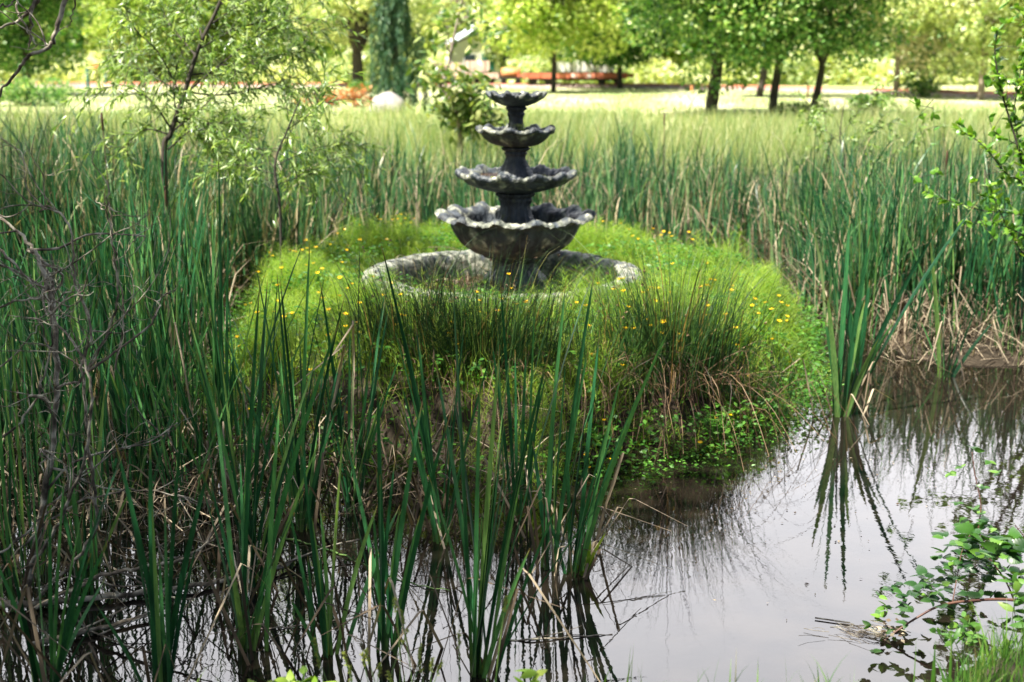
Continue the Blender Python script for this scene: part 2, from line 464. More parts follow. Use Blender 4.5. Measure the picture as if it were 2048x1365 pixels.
# ground: mud, island soil, lawn - chosen by where it lies
def groundmat():
    m, n, out = newmat("ground_soil")
    tcn = n.nodes.new("ShaderNodeTexCoord")
    sx = n.nodes.new("ShaderNodeSeparateXYZ"); n.links.new(tcn.outputs["Object"], sx.inputs[0])
    ns = n.nodes.new("ShaderNodeTexNoise"); ns.inputs["Scale"].default_value = 3; ns.inputs["Detail"].default_value = 8
    n.links.new(tcn.outputs["Object"], ns.inputs["Vector"])
    mud = ramp(n, [(.3, (.014, .011, .008)), (.7, (.055, .042, .028))]); n.links.new(ns.outputs["Fac"], mud.inputs[0])
    mp = n.nodes.new("ShaderNodeMapping"); mp.inputs["Scale"].default_value = (.25, .09, 1)
    n.links.new(tcn.outputs["Object"], mp.inputs[0])
    n2 = n.nodes.new("ShaderNodeTexNoise"); n2.inputs["Scale"].default_value = 1.2; n2.inputs["Detail"].default_value = 8
    n.links.new(mp.outputs[0], n2.inputs["Vector"])
    lawn = ramp(n, [(.3, (.17, .24, .08)), (.48, (.34, .38, .16)), (.7, (.54, .51, .34))]); n.links.new(n2.outputs["Fac"], lawn.inputs[0])
    mr = n.nodes.new("ShaderNodeMapRange"); mr.inputs[1].default_value = 15.0; mr.inputs[2].default_value = 19.0
    n.links.new(sx.outputs["Y"], mr.inputs[0])
    mx = n.nodes.new("ShaderNodeMix"); mx.data_type = 'RGBA'
    n.links.new(mr.outputs[0], mx.inputs[0]); n.links.new(mud.outputs[0], mx.inputs[6]); n.links.new(lawn.outputs[0], mx.inputs[7])
    p = n.nodes.new("ShaderNodeBsdfPrincipled"); p.inputs["Roughness"].default_value = .9; p.inputs["Specular IOR Level"].default_value = .2
    n.links.new(mx.outputs[2], p.inputs["Base Color"])
    b = n.nodes.new("ShaderNodeBump"); b.inputs["Strength"].default_value = .7; b.inputs["Distance"].default_value = .03
    n3 = n.nodes.new("ShaderNodeTexNoise"); n3.inputs["Scale"].default_value = 14; n3.inputs["Detail"].default_value = 6
    n.links.new(tcn.outputs["Object"], n3.inputs["Vector"])
    n.links.new(n3.outputs["Fac"], b.inputs["Height"]); n.links.new(b.outputs[0], p.inputs["Normal"])
    n.links.new(p.outputs[0], out.inputs[0])
    return m
M['ground'] = groundmat()
M['ballast'] = noisemat("ballast", [(.3, (.22, .15, .12)), (.7, (.48, .38, .33))], 3, rough=.95, bump=.8, bscale=20, dist=.05)
M['boulder'] = noisemat("boulder", [(.3, (.20, .18, .17)), (.7, (.38, .35, .33))], 4, rough=.9, bump=.6, dist=.03)

# ---------------------------------------------------------------- terrain
ISL = np.array([-0.02, 8.50])
def isl_r(x, y):
    """1 at the shore line of the island"""
    dx = (x - ISL[0]) / 2.06
    dy = (y - ISL[1]) / 2.95
    a = np.arctan2(dy, dx)
    wob = 1 + .05 * np.sin(3 * a + 1.0) + .035 * np.sin(7 * a) + .02 * np.sin(13 * a + 2)
    return (np.abs(dx) ** 2.3 + np.abs(dy) ** 2.3) ** (1 / 2.3) / wob

BASIN_C = np.array([gp(1008, 555, .46)[0], 8.70])
def hgt(x, y):
    x = np.asarray(x, float); y = np.asarray(y, float)
    lump = .02 * np.sin(3.1 * x + 1.3 * y) * np.cos(2.3 * y - x) + .012 * np.sin(7 * x) * np.sin(6.1 * y)
    z = -0.22 + lump
    # shore of the reed bed on the far side and to the right
    sh = 7.6 + .5 * np.sin(x * 1.1) + .2 * np.sin(x * 3.7)
    right = np.clip((y - sh) / .5, 0, 1) * np.clip((x - 2.45) / .3, 0, 1)
    far = np.clip((y - 11.4) / .8, 0, 1)
    left = np.clip((-x - 2.9) / .8, 0, 1) * np.clip((y - 5.0) / 2, 0, 1) * .9
    mk = np.maximum(np.maximum(right, far), left)
    z = z + mk * .27
    z = z + np.clip((y - 14.5) / 4, 0, 1) * .25
    # island
    r = isl_r(x, y)
    s = np.clip((1.0 - r) / .15, 0, 1); s = s * s * (3 - 2 * s)
    hi = .30 + .09 * np.clip(1 - r, 0, 1)
    z = np.where(r < 1.0, -.2 + (hi + .2) * s + lump * .6 + s * .055 * np.sin(4.3 * x + 2 * np.sin(2.2 * y)) * np.sin(5.1 * y + 1.5 * np.sin(3 * x)), z)
    # basin hole
    rb = np.hypot(x - BASIN_C[0], y - BASIN_C[1])
    z = np.where(rb < .97, .27, z)
    # near bank
    e = 3.22 + .07 * np.sin(2.4 * x) + np.clip((x - 1.12) / .35, 0, 1) * .50 - np.clip((x - 2.6), 0, 5) * .05
    nb = np.clip((e - y) / .45, 0, 1)
    z = np.where(y < e + .0, -.22 + (.22 + .30) * nb, z)
    z = np.where(y < e - .45, .30 + np.clip((e - .45 - y) / 3, 0, 1) * .15 + lump, z)
    # gently rising hill far off
    z = z + np.clip((y - 100) / 300, 0, 1) * 14
    return z

def axis(parts):
    return np.unique(np.concatenate([np.linspace(a, b, n) for a, b, n in parts]))
gx = axis([(-400, -40, 14), (-40, -8, 20), (-8, 8, 220), (8, 40, 20), (40, 400, 14)])
gy = axis([(-60, 0, 10), (0, 16, 230), (16, 60, 40), (60, 600, 24)])
X, Y = np.meshgrid(gx, gy)
Z = hgt(X, Y)
mb = MB()
idx = np.arange(X.size).reshape(X.shape)
mb.add(np.stack([X, Y, Z], -1).reshape(-1, 3), np.stack([idx[:-1, :-1], idx[:-1, 1:], idx[1:, 1:], idx[1:, :-1]], -1).reshape(-1, 4))
tag(mb.build("ground", M['ground']), kind="structure")

mb = MB()
wx = np.linspace(-14, 14, 8); wy = np.linspace(1.0, 14.2, 8)
X, Y = np.meshgrid(wx, wy); idx = np.arange(X.size).reshape(X.shape)
mb.add(np.stack([X, Y, 0 * X], -1).reshape(-1, 3), np.stack([idx[:-1, :-1], idx[:-1, 1:], idx[1:, 1:], idx[1:, :-1]], -1).reshape(-1, 4))
tag(mb.build("water", M['water']), kind="structure")

# railway bed crossing behind the lawn
def strip(name, cl, wd, mat, dz=.02, h=.0):
    cl = smooth_line(cl, 8)
    T = nrm(np.gradient(cl, axis=0)); Nn = np.stack([-T[:, 1], T[:, 0], 0 * T[:, 0]], -1)
    prof = [(-wd, 0), (-wd * .7, h), (wd * .7, h), (wd, 0)]
    V = np.stack([cl + Nn * a + np.array([0, 0, dz + b]) for a, b in prof], 1)
    V[..., 2] += hgt(V[..., 0], V[..., 1])
    k = len(prof); idx = np.arange(len(cl) * k).reshape(len(cl), k)
    m_ = MB(); m_.add(V.reshape(-1, 3), np.stack([idx[:-1, :-1], idx[:-1, 1:], idx[1:, 1:], idx[1:, :-1]], -1).reshape(-1, 4))
    return m_.build(name, mat)
GZ = float(hgt(0., 40.))
track = [(-60, 76, 0), (-20, 73.5, 0), (0, 71.8, 0), (8, 70.0, 0), (16, 62, 0), (22, 53, 0), (32, 44, 0), (60, 30, 0)]
tag(strip("railway_bed", track, 1.7, M['ballast'], .0, .16), kind="structure")

# ---------------------------------------------------------------- fountain
FC = np.array([at(1029, 590, 8.85)[0], 8.85])
def fz(py): return at(1030, py, 8.85)[2]
PXM = F / 9.05
FBASE = .28
fountain = empty("fountain", (FC[0], FC[1], FBASE))
fountain.rotation_euler = (0, R(.45), R(8))
tag(fountain, "weathered dark stone fountain with four scalloped bowls stacked on baluster stems", "fountain")

def lathe(name, prof, mat, parent, lobes=0, n=144, ph=0.0, flute=0.0, irr=.008):
    """prof: (radius, z, lobe amplitude in radius, lobe amplitude in z)"""
    P = np.array([(p + (0, 0))[:4] for p in prof], float)
    # resample the profile smoothly
    Q = smooth_line(np.column_stack([P[:, 0], P[:, 1], P[:, 2]]), 4)
    Q3 = smooth_line(np.column_stack([P[:, 3], P[:, 3], P[:, 3]]), 4)[:, 0]
    a = np.linspace(0, 2 * np.pi, n, endpoint=False)
    lob = np.cos(lobes * (a + ph)) if lobes else 0 * a
    lob2 = np.cos(lobes * 2 * (a + ph) + .4) * .35 if lobes else 0 * a
    wv = lob + lob2
    r = Q[:, 0][:, None] * (1 + irr * np.sin(3 * a + 1)[None, :]) + Q[:, 2][:, None] * wv[None, :]
    if flute: r = r + Q[:, 0][:, None] * flute * np.abs(np.sin(lobes * (a + ph)))[None, :]
    z = Q[:, 1][:, None] + Q3[:, None] * wv[None, :]
    jit = rng.normal(size=r.shape) * .0018
    if lobes:     # fine gadroon ribs on the flared lip
        lip = np.clip(Q3 / max(Q3.max(), 1e-6), 0, 1) ** 2
        rib = np.abs(np.sin(lobes * 2.5 * (a + ph)))[None, :] * lip[:, None]
        g_ = np.random.default_rng(lobes * 7)
        crk = sum(g_.uniform(.3, 1) * np.sin(k * a + g_.uniform(0, 6.28)) for k in (17, 23, 31, 41, 53)) / 2.2
        r = r + .006 * rib + .0035 * crk[None, :] * lip[:, None]; z = z + .007 * rib - .004 * lip[:, None] + .005 * crk[None, :] * lip[:, None]
        half = np.arange(len(Q))[:, None] > len(Q) * .62
        r = r - .006 * half * np.abs(np.sin(lobes * 2 * (a + ph)))[None, :] * (Q[:, 0][:, None] > .06)
        tl = np.repeat(np.clip(Q3 / max(Q3.max(), 1e-6), 0, 1), n)
    else:
        tl = 0.0
    r = np.maximum(r + jit, .001)
    V = np.stack([r * np.cos(a), r * np.sin(a), z], -1)
    m_ = MB(); idx = np.arange(r.size).reshape(r.shape); nx = np.roll(idx, -1, 1)
    m_.add(V.reshape(-1, 3), np.stack([idx[:-1], nx[:-1], nx[1:], idx[1:]], -1).reshape(-1, 4), t=tl)
    return m_.build(name, mat, parent)

def L(py): return fz(py) - FBASE
def H(zpx): return L(zpx / 2.786 + 150)          # y in the 2.786x crop
def Wd(zpx): return zpx / 2.786 / PXM
# base pedestal
lathe("pedestal", [(.01, 0, 0), (Wd(168), -.01), (Wd(170), H(1190)), (Wd(160), H(1165), .004), (Wd(163), H(1130), .008), (Wd(128), H(1090), .006), (Wd(118), H(1060), .004), (Wd(128), H(1030)), (Wd(158), H(1012)), (Wd(160), H(1000)), (.01, H(995))], M['stone_dark'], fountain, 10, flute=.07)
# large bowl
zb, zr = H(1005), H(795)
lathe("large_bowl", [(.02, zb), (Wd(140), zb), (Wd(215), H(985), .006), (Wd(300), H(925), .010), (Wd(340), H(860), .010), (Wd(352), H(815), .012, .003), (Wd(375), H(790), .016, .008),
                     (Wd(396), H(800), .018, .010), (Wd(418), H(790), .020, .014), (Wd(424), zr + .004, .020, .016), (Wd(412), zr + .026, .018, .017), (Wd(390), zr + .034, .016, .017), (Wd(366), zr + .022, .013, .013), (Wd(335), H(800), .014, .006),
                     (Wd(318), H(850), .008), (Wd(280), H(910), .005), (Wd(180), H(950)), (.02, H(955))], M['stone_rim'], fountain, 13, n=260, flute=.012)
lathe("baluster", [(.02, H(950)), (Wd(150), H(945)), (Wd(150), H(900), .004), (Wd(130), H(860), .006), (Wd(95), H(800), .004), (Wd(80), H(750)), (Wd(78), H(720)), (Wd(88), H(690)), (Wd(86), H(682)), (Wd(96), H(675)), (Wd(96), H(655)), (.02, H(652))], M['stone_dark'], fountain, 10, flute=.07)
zr = H(553)
lathe("middle_bowl", [(.02, H(650)), (Wd(110), H(650)), (Wd(190), H(632), .004), (Wd(262), H(603), .007), (Wd(292), H(575), .010, .006), (Wd(310), H(572), .010, .008), (Wd(319), H(562), .011, .011),
                      (Wd(318), zr + .010, .011, .013), (Wd(305), zr + .022, .010, .014), (Wd(284), zr + .012, .010, .013), (Wd(262), H(566), .008, .006), (Wd(240), H(590), .004), (Wd(150), H(605)), (.02, H(605))], M['stone'], fountain, 11, n=220, ph=.2, flute=.008)
wt = MB(); a = np.linspace(0, 2 * np.pi, 64, endpoint=False)
wt.add(np.vstack([[[0, 0, H(570)]], np.stack([Wd(262) * np.cos(a), Wd(262) * np.sin(a), np.full(64, H(570))], -1)]), [[0, 1 + i, 1 + (i + 1) % 64] for i in range(64)])
wt.build("standing_water", M['puddle'], fountain)
lathe("baluster", [(.02, H(600)), (Wd(90), H(590)), (Wd(88), H(550), .004), (Wd(76), H(525), .005), (Wd(62), H(495), .003), (Wd(50), H(465)), (Wd(50), H(450)), (Wd(60), H(436)), (Wd(56), H(428)), (Wd(70), H(418)), (Wd(70), H(404)), (.02, H(402))], M['stone'], fountain, 8, flute=.07)
zr = H(312)
lathe("small_bowl", [(.02, H(402)), (Wd(68), H(400)), (Wd(125), H(385), .004), (Wd(168), H(352), .008, .003), (Wd(188), H(325), .011, .010),
                     (Wd(202), H(322), .009, .009), (Wd(208), zr + .004, .010, .011), (Wd(197), zr + .020, .009, .013), (Wd(176), zr + .016, .010, .013), (Wd(160), H(330), .007, .005), (Wd(130), H(350)), (.02, H(355))], M['stone_rim'], fountain, 9, n=180, ph=.5, flute=.012)
lathe("baluster", [(.02, H(352)), (Wd(62), H(348)), (Wd(56), H(322), .003), (Wd(42), H(296), .003), (Wd(36), H(268), .003), (Wd(36), H(240)), (Wd(44), H(218)), (Wd(40), H(206)), (Wd(52), H(192)), (Wd(50), H(178)), (.02, H(176))], M['stone_dark'], fountain, 7, flute=.07)
zr = H(114)
lathe("top_bowl", [(.02, H(178)), (Wd(50), H(176)), (Wd(90), H(162), .003), (Wd(125), H(142), .007, .003), (Wd(145), H(128), .010, .008), (Wd(151), zr + .002, .011, .012), (Wd(144), zr + .012, .010, .013),
                   (Wd(122), zr + .012, .006, .008), (Wd(100), H(125), .003), (Wd(50), H(132)), (Wd(34), H(118)), (Wd(30), H(104)), (Wd(18), H(98)), (.004, H(102))], M['stone'], fountain, 10, n=160, ph=.1, flute=.014)
mo = MB()       # moss pads on the middle bowl and stem
for a0, rr, zz, sc in [(-2.2, Wd(215), H(572), .05), (-.75, Wd(225), H(572), .055), (-1.9, Wd(150), H(575), .03), (-.35, Wd(150), H(575), .03), (-1.4, Wd(40), H(290), .035), (-1.1, Wd(45), H(310), .03)]:
    n_ = 240
    p_ = rng.normal(size=(n_, 3)) * [sc * .5, sc * .35, .004] + [rr * math.cos(a0), rr * math.sin(a0), zz + .006]
    blades(mo, p_, .008 + .01 * rng.random(n_), .006, rng.uniform(0, 6.28, n_), .002, seg=3)
mo.build("moss", M['meadow'], fountain)

# basin: ring of curved stone blocks
basin = empty("fountain_basin", (BASIN_C[0], BASIN_C[1], .27)); basin.scale = (.975, .975, 1)
tag(basin, "low round basin of pale curved stone blocks around the fountain foot", "basin")
nb = 11
for i in range(nb):
    a0 = 2 * math.pi * i / nb + .15; a1 = a0 + 2 * math.pi / nb - .012
    th = np.linspace(a0, a1, 16)
    prof = [(.865, -.02), (.865, .14), (.875, .18), (.90, .200), (.97, .210), (1.03, .200), (1.055, .18), (1.065, .12), (1.065, -.1), (.88, -.1)]
    pr = np.array(prof)
    tilt = rng.normal() * .010; ro = rng.normal() * .008
    Pm = []
    for t_ in th:
        jr = rng.normal(size=len(pr)) * .004
        ch = 1.0
        rr = pr[:, 0] + ro + jr; zz = pr[:, 1] + tilt * (t_ - a0) * 2 + rng.normal(size=len(pr)) * .003
        Pm.append(np.stack([rr * math.cos(t_), rr * math.sin(t_), zz], -1))
    V = np.array(Pm); k = len(pr); idx = np.arange(16 * k).reshape(16, k); nx = np.roll(idx, -1, 1)
    m_ = MB(); m_.add(V.reshape(-1, 3), np.stack([idx[:-1], idx[1:], nx[1:], nx[:-1]], -1).reshape(-1, 4))
    for e in (0, 15):
        cen = V[e].mean(0); m_.add(np.vstack([[cen], V[e]]), [[0, 1 + j, 1 + (j + 1) % k] if e == 15 else [0, 1 + (j + 1) % k, 1 + j] for j in range(k)])
    m_.build("stone_block", M['kerb'], basin)
pd = MB(); a = np.linspace(0, 2 * np.pi, 48, endpoint=False)
pd.add(np.vstack([[[0, 0, .012]], np.stack([.9 * np.cos(a), .9 * np.sin(a), np.full(48, .012)], -1)]), [[0, 1 + i, 1 + (i + 1) % 48] for i in range(48)])
pd.build("puddle", M['puddle'], basin)
db = MB()
n_ = 900; a = rng.uniform(0, 6.28, n_); rr = .88 * np.sqrt(rng.random(n_))
pp = np.stack([BASIN_C[0] + rr * np.cos(a), BASIN_C[1] + rr * np.sin(a), np.full(n_, .29) + .01 * rng.random(n_)], -1)
dd = np.concatenate([rand_side(n_)[:, :2], rng.normal(size=(n_, 1)) * .15], 1)
leaves(db, pp, dd, .03 + .04 * rng.random(n_), .02 + .015 * rng.random(n_), mat=0)
for k in range(70):
    a0 = rng.uniform(0, 6.28); r0 = rng.uniform(.3, .95)
    p0 = np.array([BASIN_C[0] + r0 * math.cos(a0), BASIN_C[1] + r0 * math.sin(a0), .30 + .16 * (r0 > .85) + rng.random() * .03])
    v = rng.normal(size=3) * [.18, .18, .03]
    tube(db, smooth_line([p0, p0 + v * .5 + rng.normal(size=3) * .02, p0 + v], 3), .0022, 4, rng.random())
tag(db.build("leaf_litter", M['dead']), "brown dead leaves and thin twigs lying on the basin floor", "litter", kind="stuff")

# ---------------------------------------------------------------- island ground cover
def island_pts(n, rmin=0.0, rmax=1.04, g=rng):
    out = []
    while sum(map(len, out)) < n:
        p = np.stack([g.uniform(-2.7, 2.7, n) + ISL[0], g.uniform(-3.1, 3.1, n) + ISL[1]], -1)
        r = isl_r(p[:, 0], p[:, 1])
        rb = np.hypot(p[:, 0] - BASIN_C[0], p[:, 1] - BASIN_C[1])
        shadyfront = (p[:, 1] < 6.75 + .15 * np.sin(5 * p[:, 0])) & (p[:, 0] < 1.0) & (g.random(n) < .42)      # under the rush tussocks
        out.append(p[(r < rmax) & (r > rmin) & (rb > 1.07) & ~shadyfront])
    p = np.concatenate(out)[:n]
    return np.column_stack([p, hgt(p[:, 0], p[:, 1])])

def patch(p, s=1.0, o=0.0):
    x, y = p[:, 0] * s + o, p[:, 1] * s - o
    return .5 + .25 * np.sin(2.1 * x + 1.7 * np.sin(1.3 * y)) + .25 * np.sin(2.7 * y + 1.9 * np.sin(1.7 * x + 1))

mb = MB()
# feathery horsetail: a stem with thin whorled side branches
ns_ = 9000
P0 = island_pts(ns_)
keep = (patch(P0, 1.9) > .42) | (rng.random(ns_) < .22)
P0 = P0[keep]; ns_ = len(P0)
hs = rng.uniform(.10, .33, ns_) * (.45 + 1.1 * patch(P0, 2.3, 2))
rb = np.hypot(P0[:, 0] - BASIN_C[0], P0[:, 1] - BASIN_C[1])
hs *= np.clip(.32 + np.clip((BASIN_C[1] - P0[:, 1]) * .8, 0, .2) + (rb - 1.05) * 1.0, .32, 1)
az = rng.uniform(0, 6.28, ns_); ln = hs * rng.uniform(.05, .4, ns_)
rn = np.clip(rng.normal(.5, .22, ns_), 0, 1)
blades(mb, P0, hs, ln, az, .0016, seg=4, droop=.1, rnd=rn)
nw, nbw = 6, 6
for wv_ in range(nw):
    t_ = .25 + .68 * wv_ / nw
    q = P0.copy(); q[:, 2] += hs * t_
    out = ln * (.35 * t_ + .65 * t_ ** 2.2); q[:, 0] += out * np.cos(az); q[:, 1] += out * np.sin(az)
    for b_ in range(nbw):
        a_ = rng.uniform(0, 6.28, ns_)
        le = hs * (.45 * (1 - t_) + .12)
        blades(mb, q, le * .55, le, a_, .0011 + .0006 * rng.random(ns_), seg=3, droop=.1, rnd=np.clip(rn + rng.normal(size=ns_) * .12, 0, 1))
# fine grass
n_ = 20000
P0 = island_pts(n_)
hh = rng.uniform(.08, .26, n_)
rb = np.hypot(P0[:, 0] - BASIN_C[0], P0[:, 1] - BASIN_C[1]); hh *= np.clip(.35 + (rb - 1.05) * 1.0, .35, 1) * (.6 + .8 * patch(P0, 2.9, 5))
blades(mb, P0, hh, hh * rng.uniform(.1, .7, n_), rng.uniform(0, 6.28, n_), .0014 + .0018 * rng.random(n_), seg=4, droop=.3)
tag(mb.build("ground_cover", M['horsetail']), "feathery bright green horsetail and fine grass covering the island", "ground cover", kind="stuff")
mb = MB()
n_ = 36000
P0 = island_pts(n_, .0, 1.06)
pt = 1 - patch(P0, 1.9) + .08; r_ = isl_r(P0[:, 0], P0[:, 1])
P0 = P0[(pt > .5) | (r_ > .8) & (rng.random(n_) < .8)]; n_ = len(P0)
P0[:, 2] = np.maximum(P0[:, 2], .0) + rng.uniform(.02, .20, n_)
d_ = np.concatenate([rand_side(n_)[:, :2], rng.normal(size=(n_, 1)) * .35], 1)
leaves(mb, P0, d_, rng.uniform(.020, .050, n_), rng.uniform(.011, .024, n_))
tag(mb.build("herb_leaves", M['herb']), "small rounded green buttercup and herb leaves among the island grass", "herbs", kind="stuff")

# buttercups
def make_buttercup():
    o = empty("buttercup", (0, 0, 0))
    s_ = MB(); tube(s_, smooth_line([(0, 0, 0), (.004, .002, .1), (-.003, .006, .2), (.004, .0, .3)], 3), .0014, 4); s_.build("stem", M['green_stem'], o)
    f_ = MB()
    for k in range(5):
        a = k * 2 * math.pi / 5
        d = np.array([math.cos(a), math.sin(a), 0]); s = np.array([-math.sin(a), math.cos(a), 0]); c = np.array([.004, 0, .3])
        V = [c, c + d * .008 + s * .007 + [0, 0, .004], c + d * .0155 + s * .006 + [0, 0, .0085], c + d * .0165 + [0, 0, .009], c + d * .0155 - s * .006 + [0, 0, .0085], c + d * .008 - s * .007 + [0, 0, .004]]
        f_.add(V, [[0, 1, 2, 3], [0, 3, 4, 5]], .5)
    f_.build("flower", M['petal'], o)
    return o
bc0 = make_buttercup()
bc_spots = []
for cx, cy, sx, sy, n_ in [(570, 470, 60, 22, 26), (770, 440, 40, 10, 16), (660, 530, 70, 45, 22), (560, 600, 60, 50, 12), (790, 560, 30, 40, 5), (730, 620, 60, 30, 10), (1000, 612, 70, 22, 16),
                           (1260, 610, 60, 25, 22), (1240, 690, 60, 30, 8), (1380, 600, 60, 40, 10), (1480, 570, 50, 35, 10), (1560, 560, 18, 12, 8), (1340, 470, 50, 14, 8), (1260, 440, 40, 8, 9), (1500, 640, 60, 40, 10), (640, 680, 60, 40, 8), (1450, 740, 50, 25, 5), (880, 640, 60, 20, 6)]:
    for k in range(n_):
        for tr_ in range(8):
            q = gp(rng.normal(cx, sx), rng.normal(cy, sy), .62)
            if isl_r(q[0], q[1]) < 1.0 and math.hypot(q[0] - BASIN_C[0], q[1] - BASIN_C[1]) > 1.1: break
        else: continue
        bc_spots.append(q)
for i, q in enumerate(bc_spots):
    o = bc0 if i == 0 else copy_tree(bc0)
    s_ = rng.uniform(.75, 1.1)
    g_ = float(hgt(q[0], q[1]))
    o.location = (q[0], q[1], g_ - .01)
    q_ = rng.uniform(.65, 1.05); o.scale = (q_, q_, s_)
    o.rotation_euler = (rng.normal() * .13, rng.normal() * .13, rng.uniform(0, 6.28))
    back = q[1] > 9.8
    side_ = "left of" if q[0] < -1.05 else ("right of" if q[0] > 1.15 else ("behind" if back else "in front of"))
    tag(o, f"small yellow buttercup flower in the island grass {side_} the basin", "flower", f"buttercups {side_} the basin")

# ---------------------------------------------------------------- soft rush tussocks on the island
def rush(px, py, z, n, hmax, seed, label, nd, spread=.2, reach=.8, daz=-1.2, dspread=1.2):
    nd = int(nd * .26); n = int(n * 1.9)
    g = np.random.default_rng(seed)
    b = gp(px, py, z); b[2] = max(float(hgt(b[0], b[1])), .02)
    o = empty("rush_tussock", b)
    tag(o, label, "rush")
    m_ = MB()
    p = np.column_stack([g.normal(0, spread, n), g.normal(0, spread * .6, n), np.zeros(n) - .03])
    az = np.arctan2(p[:, 1], p[:, 0]) + g.normal(0, .5, n)
    h = g.uniform(.45, 1.0, n) * hmax
    blades(m_, p, h, h * g.uniform(.08, .5, n) * np.where(g.random(n) < .35, 2.2, 1.0), az, .0024 + .0010 * g.random(n), seg=8, droop=g.uniform(.05, .9, n) * (g.random(n) < .5) + .08, g=g, taper=2.0)
    m_.build("stems", M['rush'], o)
    if nd:
        m2 = MB()
        p = np.column_stack([g.normal(0, spread, nd), g.normal(0, spread * .6, nd) - .05, np.full(nd, .02)])
        az = g.normal(daz, dspread, nd)
        t = np.linspace(0, 1, 9)[None, :]
        hh = g.uniform(.04, .26, nd)[:, None]; rr = g.uniform(.25, 1.0, nd)[:, None] ** 1.2 * reach * .85; fall = g.uniform(.3, 1.0, nd)[:, None]
        zz = p[:, 2][:, None] + hh * np.sin(np.pi * np.clip(t * 1.0, 0, 1)) * 1.0 - (b[2] + .02) * fall * t ** 2.5
        P = np.stack([p[:, 0][:, None] + rr * t * np.cos(az)[:, None] + .03 * np.sin(5 * t + az[:, None]), p[:, 1][:, None] + rr * t * np.sin(az)[:, None], zz], -1)
        wv = np.full((nd, 9), .0022) * (1 - .5 * t)
        ribbons(m2, P, wv, rand_side(nd, g), g.random(nd))
        m2.build("dead_stems", M['rush_dead'], o)
        # small brown seed clusters near the tips of some stems
        q = m_.v[0].reshape(n, 8, 2, 3)[:18, 6, 0]
        for c in q:
            m3 = MB(); leaves(m3, np.repeat(c[None], 9, 0), g.normal(size=(9, 3)), .013, .007, g=g)
            m3.build("seed_head", M['rush_dead'], o)
    return o
rush(965, 800, .22, 620, .80, 1, "dense dark green rush tussock in the middle of the island front", 650, .20, .95, -1.0, .8)
rush(830, 785, .22, 340, .76, 2, "dark rush tussock standing behind the cattails, left part of island front", 420, .18, .8, -1.6, 1.0)
rush(1340, 780, .22, 480, .86, 3, "rush tussock with long straw coloured stems arching right over the water", 420, .17, 1.05, -.75, .7)
rush(1170, 800, .20, 240, .58, 4, "small sparse rush tussock between the two larger ones", 420, .22, .8, -1.2, .8)
rush(1470, 810, .10, 150, .5, 5, "low straw tussock trailing brown stems at the right shore of the island", 110, .16, .8, -.6, .8)

# ---------------------------------------------------------------- cattails
def cat_blade(m_, tips, g, width=.011, base_r=.02, n_seg=11):
    """tips (n,3) local tip positions; the leaves sheathe each other at the base and bow outward"""
    n = len(tips)
    t = np.linspace(0, 1, n_seg)[None, :, None]
    b = np.column_stack([g.normal(0, base_r, n), g.normal(0, base_r * .6, n), np.full(n, -.12)])
    mid = b + (tips - b) * .5
    mid[:, 2] += .04 * np.linalg.norm(tips[:, :2], axis=1)
    mid[:, :2] = b[:, :2] + (tips[:, :2] - b[:, :2]) * .33
    P = (1 - t) ** 2 * b[:, None] + 2 * t * (1 - t) * mid[:, None] + t ** 2 * tips[:, None]
    tt = t[..., 0]
    W = g.uniform(.75, 1.15, n)[:, None] * width * np.clip(.8 + .4 * tt - 1.25 * np.clip(tt - .5, 0, 1) ** 1.5 * 2.4 * .8, .03, 1.2)
    W[:, -1] = .0004
    tw = g.uniform(-.5, .5, n) + g.choice([0, 0, 1.2], n)
    ang = tw[:, None] + g.uniform(-.7, .7, n)[:, None] * tt
    side = np.stack([np.cos(ang), np.sin(ang), 0 * ang], -1)
    ribbons(m_, P, W, side, g.random(n), fold=.25)

def dead_bits(m_, n, g, r=.12, h=.6):
    """broken bent dead leaves about the foot"""
    for k in range(n):
        b = np.array([g.normal(0, r * .4), g.normal(0, r * .4), -.05])
        a = g.uniform(0, 6.28); hh = g.uniform(.15, h); d = np.array([math.cos(a), math.sin(a), 0])
        top = b + d * hh * g.uniform(.1, .6) + [0, 0, hh]
        a2 = a + g.normal() * .6
        end = top + np.array([math.cos(a2), math.sin(a2), 0]) * g.uniform(.1, .35) - [0, 0, g.uniform(.05, hh)]
        P = np.vstack([b + (top - b) * s for s in (0, .5, .97)] + [top + (end - top) * s for s in (.08, .5, 1)])
        W = np.array([.006, .006, .005, .005, .004, .002])
        sd = rand_side(1, g)
        ribbons(m_, P[None], W[None], sd, g.random(1))

def hero_cattail(px, py, tips, label, seed, width=.011, dead=3, z=0.0, group=None, spreadY=.22, extra=0):
    g = np.random.default_rng(seed)
    b = gp(px, py, z)
    o = empty("cattail_plant", b)
    tag(o, label, "cattail", group)
    T = []
    for tx, ty in tips:
        T.append(at(tx, ty, b[1] + g.uniform(-spreadY, spreadY)) - b)
    for k in range(extra):
        q = T[g.integers(len(tips))].copy(); q = q * g.uniform(.45, .8) + g.normal(size=3) * [.05, .08, .0]; T.append(q)
    m_ = MB(); cat_blade(m_, np.array(T), g, width)
    m_.build("leaves", M['cattail'], o)
    if dead:
        m2 = MB(); dead_bits(m2, dead, g, .2, .5); m2.build("dead_leaves", M['dead'], o)
    return o

